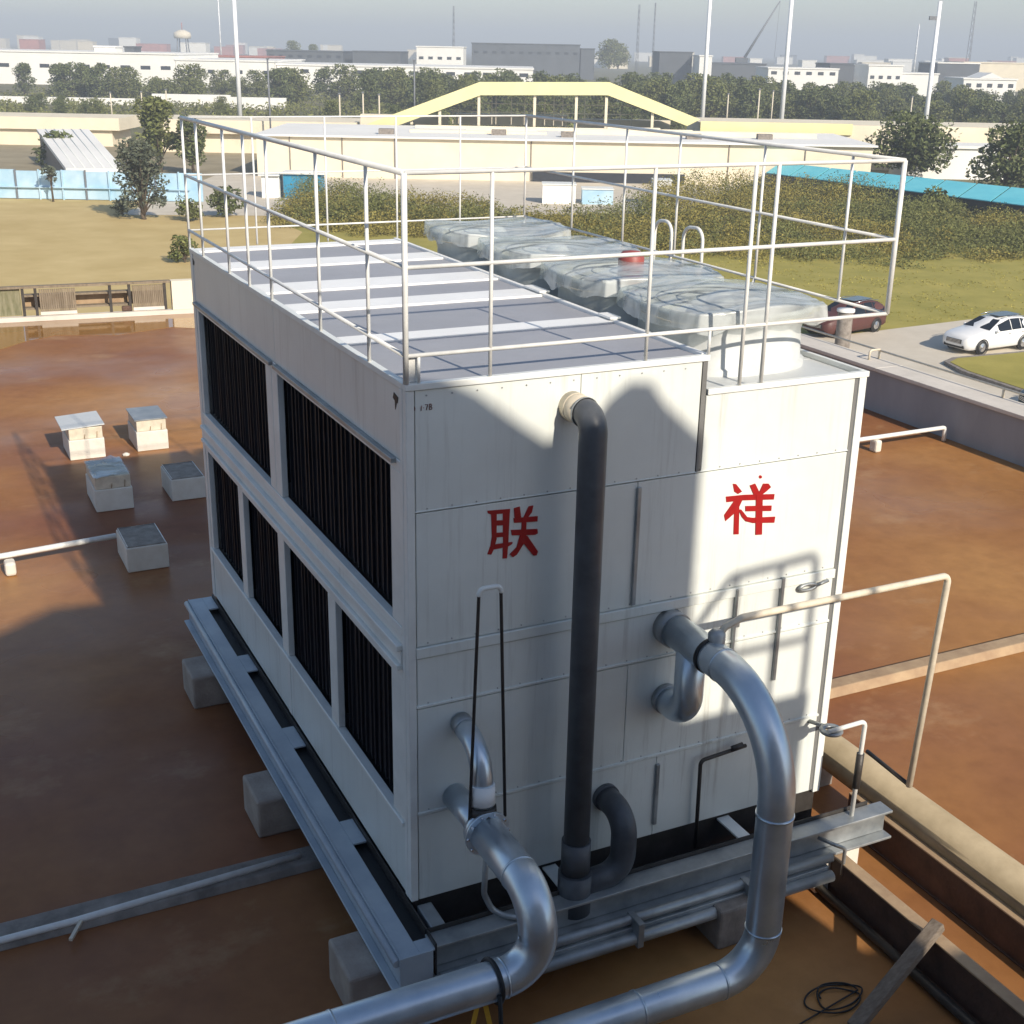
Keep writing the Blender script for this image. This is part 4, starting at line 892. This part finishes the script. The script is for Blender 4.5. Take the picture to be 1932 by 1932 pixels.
for x in (-13.0, -9.6, -4.9, 1.8, 6.8, 10.4, 16.0):
    z1 = -.05 if -5 < x < 11 else (-.05-(abs(x+4.7)*.36) if x < 0 else .1-(x-10.5)*.34)
    mb = MB(); bgbox(mb, x-.16, x+.16, 160, 160.4, -3.64, z1-.02); obj('column', mb, M_CREAM, t)
for i, x in enumerate([-8.2, -7.5, -3.4, -2.9, -1, .6, 3.1, 4.2, 5.3, 8.0, 12.4, 13.8]):
    mb = MB(); bgbox(mb, x-.05, x+.05, 163.5, 163.6, -3.64, -.35 if -4 < x < 10 else -1.9); obj('scaffold_pole', mb, M_STUB, t)
for z in (-2.2, -1.2): mb = MB(); bgbox(mb, -8.5, 14.5, 163.62, 163.7, z-.05, z+.05); obj('scaffold_bar', mb, M_STUB, t)
for k, (a, b, z0, z1) in enumerate(((-20, -9, -3.5, -2.9), (-8, 6, -3.2, -2.6), (7, 19, -3.6, -3.0))):
    mb = MB(); bgbox(mb, a, b, 167, 168.5, z0-.75, z1); obj('inner_parapet', mb, M_CREAM, t)
for l in (-24, -18.5, -13, 1.3, 22, 30): mb = MB(); bgbox(mb, l-.05, l+.05, 137.9, 137.99, GZ+.02, -3.87); obj('wall_joint', mb, M_CONC, t)
# small white vehicles and tarpaulins under its front
for i, (l0, l1, hh, m_, lab) in enumerate(((2.2, 5.2, 1.7, M_BWHITE, 'white site container below the arched building, left one'), (5.8, 8.6, 1.35, M_BLUE, 'pale blue tarpaulin stack below the arched building'), (12.2, 13.8, 2.2, M_BWHITE, 'white site container below the arched building, right one'))):
    t = thing('container', bgp((l0+l1)/2, 118.5), lab, 'container')
    mb = MB(); bgbox(mb, l0, l1, 117.6, 119.6, GZ+.02, GZ+hh); obj('body', mb, m_, t)
    mb = MB(); bgbox(mb, l0-.05, l1+.05, 117.5, 119.7, GZ+hh+.005, GZ+hh+.1); obj('lid', mb, M_TRIM, t)
# cyan sheet roof shed on the right
t = thing('cyan_shed', bgp(38, 134), 'long shed with a bright cyan sheet roof behind the scrub', 'shed')
Q = [bgp(27.6, 138.5, -5.6), bgp(56, 99.6, -5.6), bgp(52, 94, -6.4), bgp(25.6, 135.6, -6.4)]
for i in range(14):
    f0, f1 = i/14, (i+1)/14-.004
    a, b, c, d = Q[0].lerp(Q[1], f0), Q[0].lerp(Q[1], f1), Q[3].lerp(Q[2], f1), Q[3].lerp(Q[2], f0)
    mb = MB(); dz = Vector((0, 0, .08)); mb.add([a, b, c, d, a-dz, b-dz, c-dz, d-dz], [(0, 1, 2, 3), (7, 6, 5, 4), (0, 4, 5, 1), (1, 5, 6, 2), (2, 6, 7, 3), (3, 7, 4, 0)]); obj('roof_sheet', mb, M_CYAN, t)
mb = MB(); cc = sum(Q, Vector())/4
hi = [cc+(q-cc)*.97-Vector((0, 0, .12)) for q in Q]; lo = [ins(q, GZ+.01) for q in hi]
mb.add(lo+hi, [(0, 1, 5, 4), (1, 2, 6, 5), (2, 3, 7, 6), (3, 0, 4, 7)]); obj('wall', mb, M_BDARK, t)
# white shed behind the right trees
t = thing('white_shed', bgp(49, 152), 'white shed glimpsed between the two right-hand trees', 'shed')
mb = MB(); bgbox(mb, 44, 56, 150, 156, GZ+.01, -4.6); obj('wall', mb, M_BWHITE, t)
mb = MB(); bgbox(mb, 43.6, 56.4, 149.7, 156.3, -4.59, -4.3); obj('roof', mb, M_BWHITE, t)
# pillar beside the yard
t = thing('concrete_pillar', bgp(15.6, 60), 'short round concrete pillar beside the parked red car', 'pillar')
p_ = bgp(15.55, 59.6)
obj('shaft', MB().lathe([(.36, 0), (.36, 1.75), (.34, 1.8), (.001, 1.8)], p_, 20), M_CONC, t)
obj('cap', MB().lathe([(.42, 1.8), (.42, 1.92), (.001, 1.94)], p_, 20), M_BWHITE, t)

# ------------------------------------------------------------------ cars
def car(name, p, ang, paint, lab):
    """estate car, nose along local -x; 4.7 long"""
    t = bpy.data.objects.new(name, None); col.objects.link(t); ROOT[t] = Vector((0, 0, 0)); tag(t, lab, 'car')
    st = [(-2.36, .55, .42, .62, .66, .02), (-2.28, .74, .26, .74, .80, .03), (-2.05, .84, .20, .84, .90, .05), (-1.55, .89, .19, .93, .99, .06), (-1.05, .905, .19, .99, 1.06, .06),
          (-.95, .905, .19, 1.0, 1.08, .06), (-.45, .91, .19, 1.02, 1.34, .15), (-.10, .91, .19, 1.03, 1.50, .22), (.45, .91, .19, 1.04, 1.57, .24), (1.1, .91, .19, 1.05, 1.56, .24),
          (1.65, .90, .20, 1.06, 1.49, .23), (2.0, .88, .22, 1.06, 1.36, .20), (2.22, .83, .28, 1.04, 1.15, .10), (2.34, .72, .40, .92, .98, .05)]
    vs = []; ns = 13
    for x, w_, z0, zb, zr, tum in st:
        half = [(w_*.80, z0), (w_*.97, z0+.08), (w_, (z0+zb)/2), (w_*.985, zb-.03), (w_-.04-tum*.55, zb+(zr-zb)*.55), (w_-.05-tum, zr-.05 if zr-zb > .2 else zr-.012), (0, zr+.03)]
        ring_ = half+[(-y, z) for y, z in half[-2::-1]]
        vs += [(x, y, z) for y, z in ring_]
    m_ = len(st); fs = [(i*ns+k, (i+1)*ns+k, (i+1)*ns+k+1, i*ns+k+1) for i in range(m_-1) for k in range(ns-1)]
    fs += [tuple(range(ns)), tuple(range((m_-1)*ns+ns-1, (m_-1)*ns-1, -1))]+[(i*ns, i*ns+ns-1, (i+1)*ns+ns-1, (i+1)*ns) for i in range(m_-1)]
    b = obj('body', MB().add(vs, fs, True), paint, t)
    V = lambda i, k: Vector(vs[i*ns+k])
    def pane(nm, quad, off):
        c = sum(quad, Vector())/4; n_ = (quad[1]-quad[0]).cross(quad[3]-quad[0]).normalized()
        if n_.dot(c-Vector((.3, 0, .9))) < 0: n_ = -n_
        q = [c+(v-c)*.93+n_*off for v in quad]
        obj(nm, MB().add(q+[v-n_*.02 for v in q], [(0, 1, 2, 3), (7, 6, 5, 4), (0, 4, 5, 1), (1, 5, 6, 2), (2, 6, 7, 3), (3, 7, 4, 0)]), M_GLASS, t)
    for s_ in (1, -1):
        k0, k1 = (3, 5) if s_ > 0 else (9, 7)
        for i0, i1 in ((6, 8), (8, 9), (9, 11)):
            pane('side_window', [V(i0, k0), V(i1, k0), V(i1, k1), V(i0, k1)], .022)
        for x in (-1.42, 1.36):
            wl = obj('wheel', MB().lathe([(.20, -.11), (.32, -.11), (.345, -.07), (.345, .07), (.32, .11), (.20, .11)], (x, s_*.80, .345), 24, axis='y'), M_BLACK, t)
            obj('rim', MB().lathe([(.22, .10), (.19, .115), (.07, .10), (.05, .125), (.001, .125)] if s_ > 0 else [(.22, -.10), (.19, -.115), (.07, -.10), (.05, -.125), (.001, -.125)], (x, s_*.80, .345), 20, axis='y'), M_CHROME, wl)
            obj('wheel_arch', MB().lathe([(.40, .118*s_), (.345, .118*s_)], (x, s_*.795, .345), 24, axis='y'), M_BLACK, t)
        obj('headlight', MB().obox((-2.16, s_*.62, .70), Vector((.5, s_*.85, 0)).normalized(), Vector((-.85*1, s_*.5, .2)).normalized(), (0, .0, 1), .20, .05, .06), M_CHROME, t, .02)
        obj('tail_light', MB().obox((2.24, s_*.70, .88), (0, 1, 0), (1, 0, 0), (0, 0, 1), .10, .05, .09), M_CARR, t, .02)
        obj('mirror', MB().lathe([(.001, -.1), (.07, -.06), (.08, .03), (.001, .08)], (-.62, s_*1.0, 1.06), 10), paint, t)
        obj('door_handle', MB().box(.22, .40, s_*.915-.012, s_*.915+.012, .86, .89).box(1.1, 1.28, s_*.915-.012, s_*.915+.012, .88, .91), M_CHROME, t, .005)
        obj('roof_rail', MB().tube([(-.1, s_*.60, 1.56), (.6, s_*.61, 1.63), (1.7, s_*.60, 1.55)], .018, 6), M_CHROME, t)
    pane('windscreen', [V(5, 4), V(5, 8), V(7, 7), V(7, 5)], .05)
    pane('rear_window', [V(10, 5), V(10, 7), V(12, 8), V(12, 4)], .04)
    obj('sunroof', MB().obox((.75, 0, 1.605), (1, 0, -.01), (0, 1, 0), (.01, 0, 1), .75, .42, .008), M_GLASS, t)
    obj('grille', MB().obox((-2.33, 0, .60), (0, 1, 0), (1, 0, 0), (0, 0, 1), .46, .045, .10), M_BLACK, t, .02)
    for z in (.54, .60, .66): obj('grille_bar', MB().obox((-2.38, 0, z), (0, 1, 0), (1, 0, 0), (0, 0, 1), .42, .008, .012), M_CHROME, t)
    obj('bumper_intake', MB().obox((-2.30, 0, .36), (0, 1, 0), (1, 0, 0), (0, 0, 1), .60, .045, .07), M_BLACK, t, .02)
    t.location = p; t.rotation_euler.z = ang
    return t
car('parked_car', Vector((44.3, 37.5, GZ+.085)), R(3), M_CARW, 'white estate car with dark panoramic roof on the concrete yard')
car('parked_car', bgp(16.5, 63.2, GZ+.085), R(12), M_CARR, 'dark red car parked behind the fan deck corner')
car('parked_car', bgp(22.2, 48.2, GZ+.085), R(-20), M_CARD, 'dark car just entering at the right edge above the parapet')

# ------------------------------------------------------------------ far buildings, poles, masts
def block(name, l0, l1, d, ztop, depth, m, lab, wins_=0, wz=None, cat='building', group=None, roofm=None):
    t = thing(name, bgp((l0+l1)/2, d), lab, cat, group)
    mb = MB(); bgbox(mb, l0, l1, d, d+depth, GZ+.01, ztop); obj('wall', mb, m, t)
    mb = MB(); bgbox(mb, l0-.3, l1+.3, d-.3, d+depth+.3, ztop+.01, ztop+.45); obj('roof', mb, roofm or m, t)
    for i in range(wins_):
        lw = l0+(l1-l0)*(i+.5)/wins_; ww = (l1-l0)/wins_*.24
        mb = MB(); bgbox(mb, lw-ww, lw+ww, d-.08, d-.01, wz-.55, wz+.55); obj('window', mb, M_BDARK, t)
    return t
block('factory', -215, -107.7, 420, 1.5, 60, M_BWHITE, 'very long white factory hall at the left', 17, -2.4)
block('factory', -107.6, -77, 420, -.1, 60, M_BWHITE, 'lower white hall continuing the long factory', 7, -3.2)
block('roof_house', -136.5, -129.8, 432, 3.3, 8, M_BWHITE, 'small white stair house on the long factory roof')
block('roof_house', -129.2, -126, 440, 3.3, 8, M_BGREY, 'small dark stair house beside the white one')
block('factory', -135, -98.6, 524, .2, 40, M_REDROOF, 'red roofed sheds behind the long factory')
block('factory', -76.8, 4, 424, -1.0, 50, M_BWHITE, 'low white sheds behind the middle tree belt', 14, -2.6)
block('factory', -113, -79, 600, 2.4, 40, M_BGREY, 'dark flat factory on the skyline, left piece', 8, .4)
block('factory', -75, -53.5, 602, 2.7, 40, M_BGREY, 'dark flat factory on the skyline, right piece')
block('factory', -43.2, -23.8, 560, 5.2, 30, M_BWHITE, 'white ribbed hall beside the long dark factory', 5, 1.0)
block('factory', -23.2, 28, 640, 7.2, 60, M_BGREY, 'long dark factory in the middle of the skyline', 12, 3.5)
block('factory', 28.5, 35, 640, 5.6, 30, M_BGREY, 'small dark annex right of the long dark factory')
block('factory', 57.6, 71.2, 560, 4.9, 30, M_BGREY, 'dark cube of a factory above the right slope of the arch')
block('factory', 71.6, 76.6, 540, 3.7, 20, M_BWHITE, 'small white cube beside the dark one')
block('factory', 77, 103, 565, .8, 30, M_BGREY, 'low dark hall behind the right flagpoles')
block('factory', 88.4, 113.4, 480, .2, 25, M_BWHITE, 'white two-storey block with a row of small windows', 6, -1.2)
block('factory', 116, 129, 505, 1.8, 25, M_BGREY, 'grey block between two white blocks')
block('factory', 121.5, 133.4, 470, 1.8, 20, M_BWHITE, 'tall white block with four small windows', 4, -1.9)
block('factory', 133.8, 146.7, 472, -.7, 20, M_BWHITE, 'low white annex right of the four-window block')
block('factory', 160.8, 177, 520, 2.8, 25, M_BGREY, 'dark hall with pale roof near the right edge', roofm=M_BWHITE)
t = block('factory', 132, 147.7, 400, -1.0, 18, M_BWHITE, 'white gabled house near the right edge', 5, -2.6)
obj('gable', bgprism([(136.5, -.5), (143.5, -.5), (140, 1.0)], 399.8, 412), M_BWHITE, t)
block('factory', 186, 240, 566, 3.0, 25, M_CREAM, 'cream hall at the right edge of the skyline')
rnd = random.Random(77)
for i in range(72):
    d = rnd.uniform(1000, 2100); l = rnd.uniform(-.42, .42)*d
    block('distant_building', l, l+rnd.uniform(8, 30), d, rnd.uniform(-2, 4)+(4 if l/d < -.25 else 0)+(d-1000)*.003, 15, [M_BWHITE, M_CREAM, M_REDROOF, M_BGREY][rnd.choice([0, 0, 0, 1, 1, 1, 2, 3])], 'tiny pale building on the hazy skyline', group='distant buildings on the skyline')
for i, (l, d, zb, zt, r_, lab) in enumerate(((-48.4, 230, GZ, 18, .42, 'tall white pole left of the arched building'), (27.5, 200, GZ, 20, .33, 'tall white pole above the right foot of the arch'), (39.4, 200, GZ, 20, .36, 'second tall white pole right of the arch'), (58.0, 190, GZ, 12.4, .36, 'white pole with a small lamp bracket, rightmost'))):
    t = thing('lamp_pole', bgp(l, d), lab, 'pole'); p_ = bgp(l, d)
    obj('shaft', MB().tube([p_, p_+Vector((0, 0, zt-GZ))], r_, 12, radii=[r_, r_*.75]), M_POLE, t)
    obj('base', MB().lathe([(r_*1.8, 0), (r_*1.8, .3), (r_, .5)], p_, 12), M_CONC, t)
    obj('lamp_bracket', MB().obox(p_+Vector((0, 0, zt-GZ-2.2))-er*.75, er, ef, (0, 0, 1), .5, .2, .25), M_MAST, t)
def mast(l, d, zt, wd, lab, m=M_MAST):
    t = thing('lattice_mast', bgp(l, d), lab, 'mast'); p_ = bgp(l, d); hh = zt-GZ
    for a in range(3):
        q = Vector((math.cos(a*2.09), math.sin(a*2.09), 0)); obj('leg', MB().tube([p_+q*wd, p_+q*wd*.45+Vector((0, 0, hh))], .16, 5), m, t)
    mb = MB()
    for k in range(int(hh/4)):
        z = k*4; s_ = 1-.55*z/hh
        for a in range(3):
            q0 = Vector((math.cos(a*2.09), math.sin(a*2.09), 0))*wd*s_; q1 = Vector((math.cos(a*2.09+2.09), math.sin(a*2.09+2.09), 0))*wd*s_
            mb.tube([p_+q0+Vector((0, 0, z)), p_+q1+Vector((0, 0, z+4))], .08, 4)
    obj('bracing', mb, m, t)
mast(-44.7, 900, 31, 1.0, 'thin lattice mast above the white ribbed hall')
mast(77.6, 900, 34, 1.1, 'lattice mast between the arch and the dark cube, left one')
mast(93, 950, 37, .8, 'lattice mast between the arch and the dark cube, right one')
mast(265, 800, 36, 1.6, 'lattice mast near the right edge of the picture')
mast(233.5, 800, 23, .6, 'thin pale mast left of the rightmost lattice mast', M_POLE)
mast(-155.5, 700, 34, .3, 'very thin pale mast above the red roofed sheds', M_POLE)
t = thing('crawler_crane', bgp(116, 700), 'crawler crane with its long jib raised, right of centre', 'crane')
obj('jib', MB().tube([bgp(116, 700, 3), bgp(132, 700, 30.5)], .35, 6, radii=[.8, .35]), M_MAST, t)
obj('hoist_cable', MB().tube([bgp(132, 700, 30.5), bgp(131.4, 700, 3)], .10, 4), M_MAST, t)
obj('cab', MB().obox(bgp(114.5, 700, -1), er, ef, (0, 0, 1), 3, 2, 4), M_BGREY, t)
t = thing('water_tower', bgp(-250, 1000), 'small tower on legs rising from the left skyline', 'tower')
p_ = bgp(-250, 1000)
for a, b in ((-1, -1), (1, -1), (1, 1), (-1, 1)): obj('leg', MB().tube([p_+er*a*4+ef*b*4, p_+er*a*3+ef*b*3+Vector((0, 0, 16))], .5, 6), M_MAST, t)
obj('tank', MB().lathe([(.1, 16), (6, 16), (6.6, 18), (6, 20), (2, 22), (.1, 22)], p_, 16), M_CREAM, t)
obj('spire', MB().tube([p_+Vector((0, 0, 22)), p_+Vector((0, 0, 27))], .4, 6), M_REDROOF, t)
# thin posts of the yard fence between arch and belt
for i, (l, d, zt) in enumerate(((-31, 165, 3.5), (-14.6, 185, 3.4), (-66, 215, -2.6), (-61, 215, -2.4), (-57, 215, -2.0), (-24.6, 182, -1.0), (-21.4, 182, -.8), (-19.2, 182, -1.0), (33.5, 215, -1), (42, 222, -.6), (66, 225, -1.2), (34, 190, .4))):
    t = thing('utility_post', bgp(l, d), ['thin grey lamp post crossing the left end of the arched building', 'thin grey lamp post crossing the left slope of the arch'][i] if i < 2 else 'thin pale post at the edge of the tree belt', 'post', None if i < 2 else 'thin posts along the tree belt')
    p_ = bgp(l, d); obj('shaft', MB().tube([p_, p_+Vector((0, 0, zt-GZ))], .11, 6), M_MAST if i < 2 else M_STUB, t)
    obj('cap', MB().obox(p_+Vector((0, 0, zt-GZ)), er, ef, (0, 0, 1), .16, .16, .1), M_MAST, t)

# ------------------------------------------------------------------ hazy air
hm = bpy.data.materials.new('haze'); hm.use_nodes = True
N = hm.node_tree.nodes
for n_ in list(N):
    if n_.type != 'OUTPUT_MATERIAL': N.remove(n_)
pv = N.new('ShaderNodeVolumePrincipled')
pv.inputs['Color'].default_value = (0.80, 0.88, 0.98, 1)
pv.inputs['Density'].default_value = 0.00080
pv.inputs['Anisotropy'].default_value = 0.0
hm.node_tree.links.new(pv.outputs[0], N['Material Output'].inputs['Volume'])
mb = MB().box(-4100, 4100, -4100, 4100, GZ-1, 60)
o = obj('haze', mb, hm); tag(o, 'thin pale haze in the air over the town', 'haze', kind='stuff')
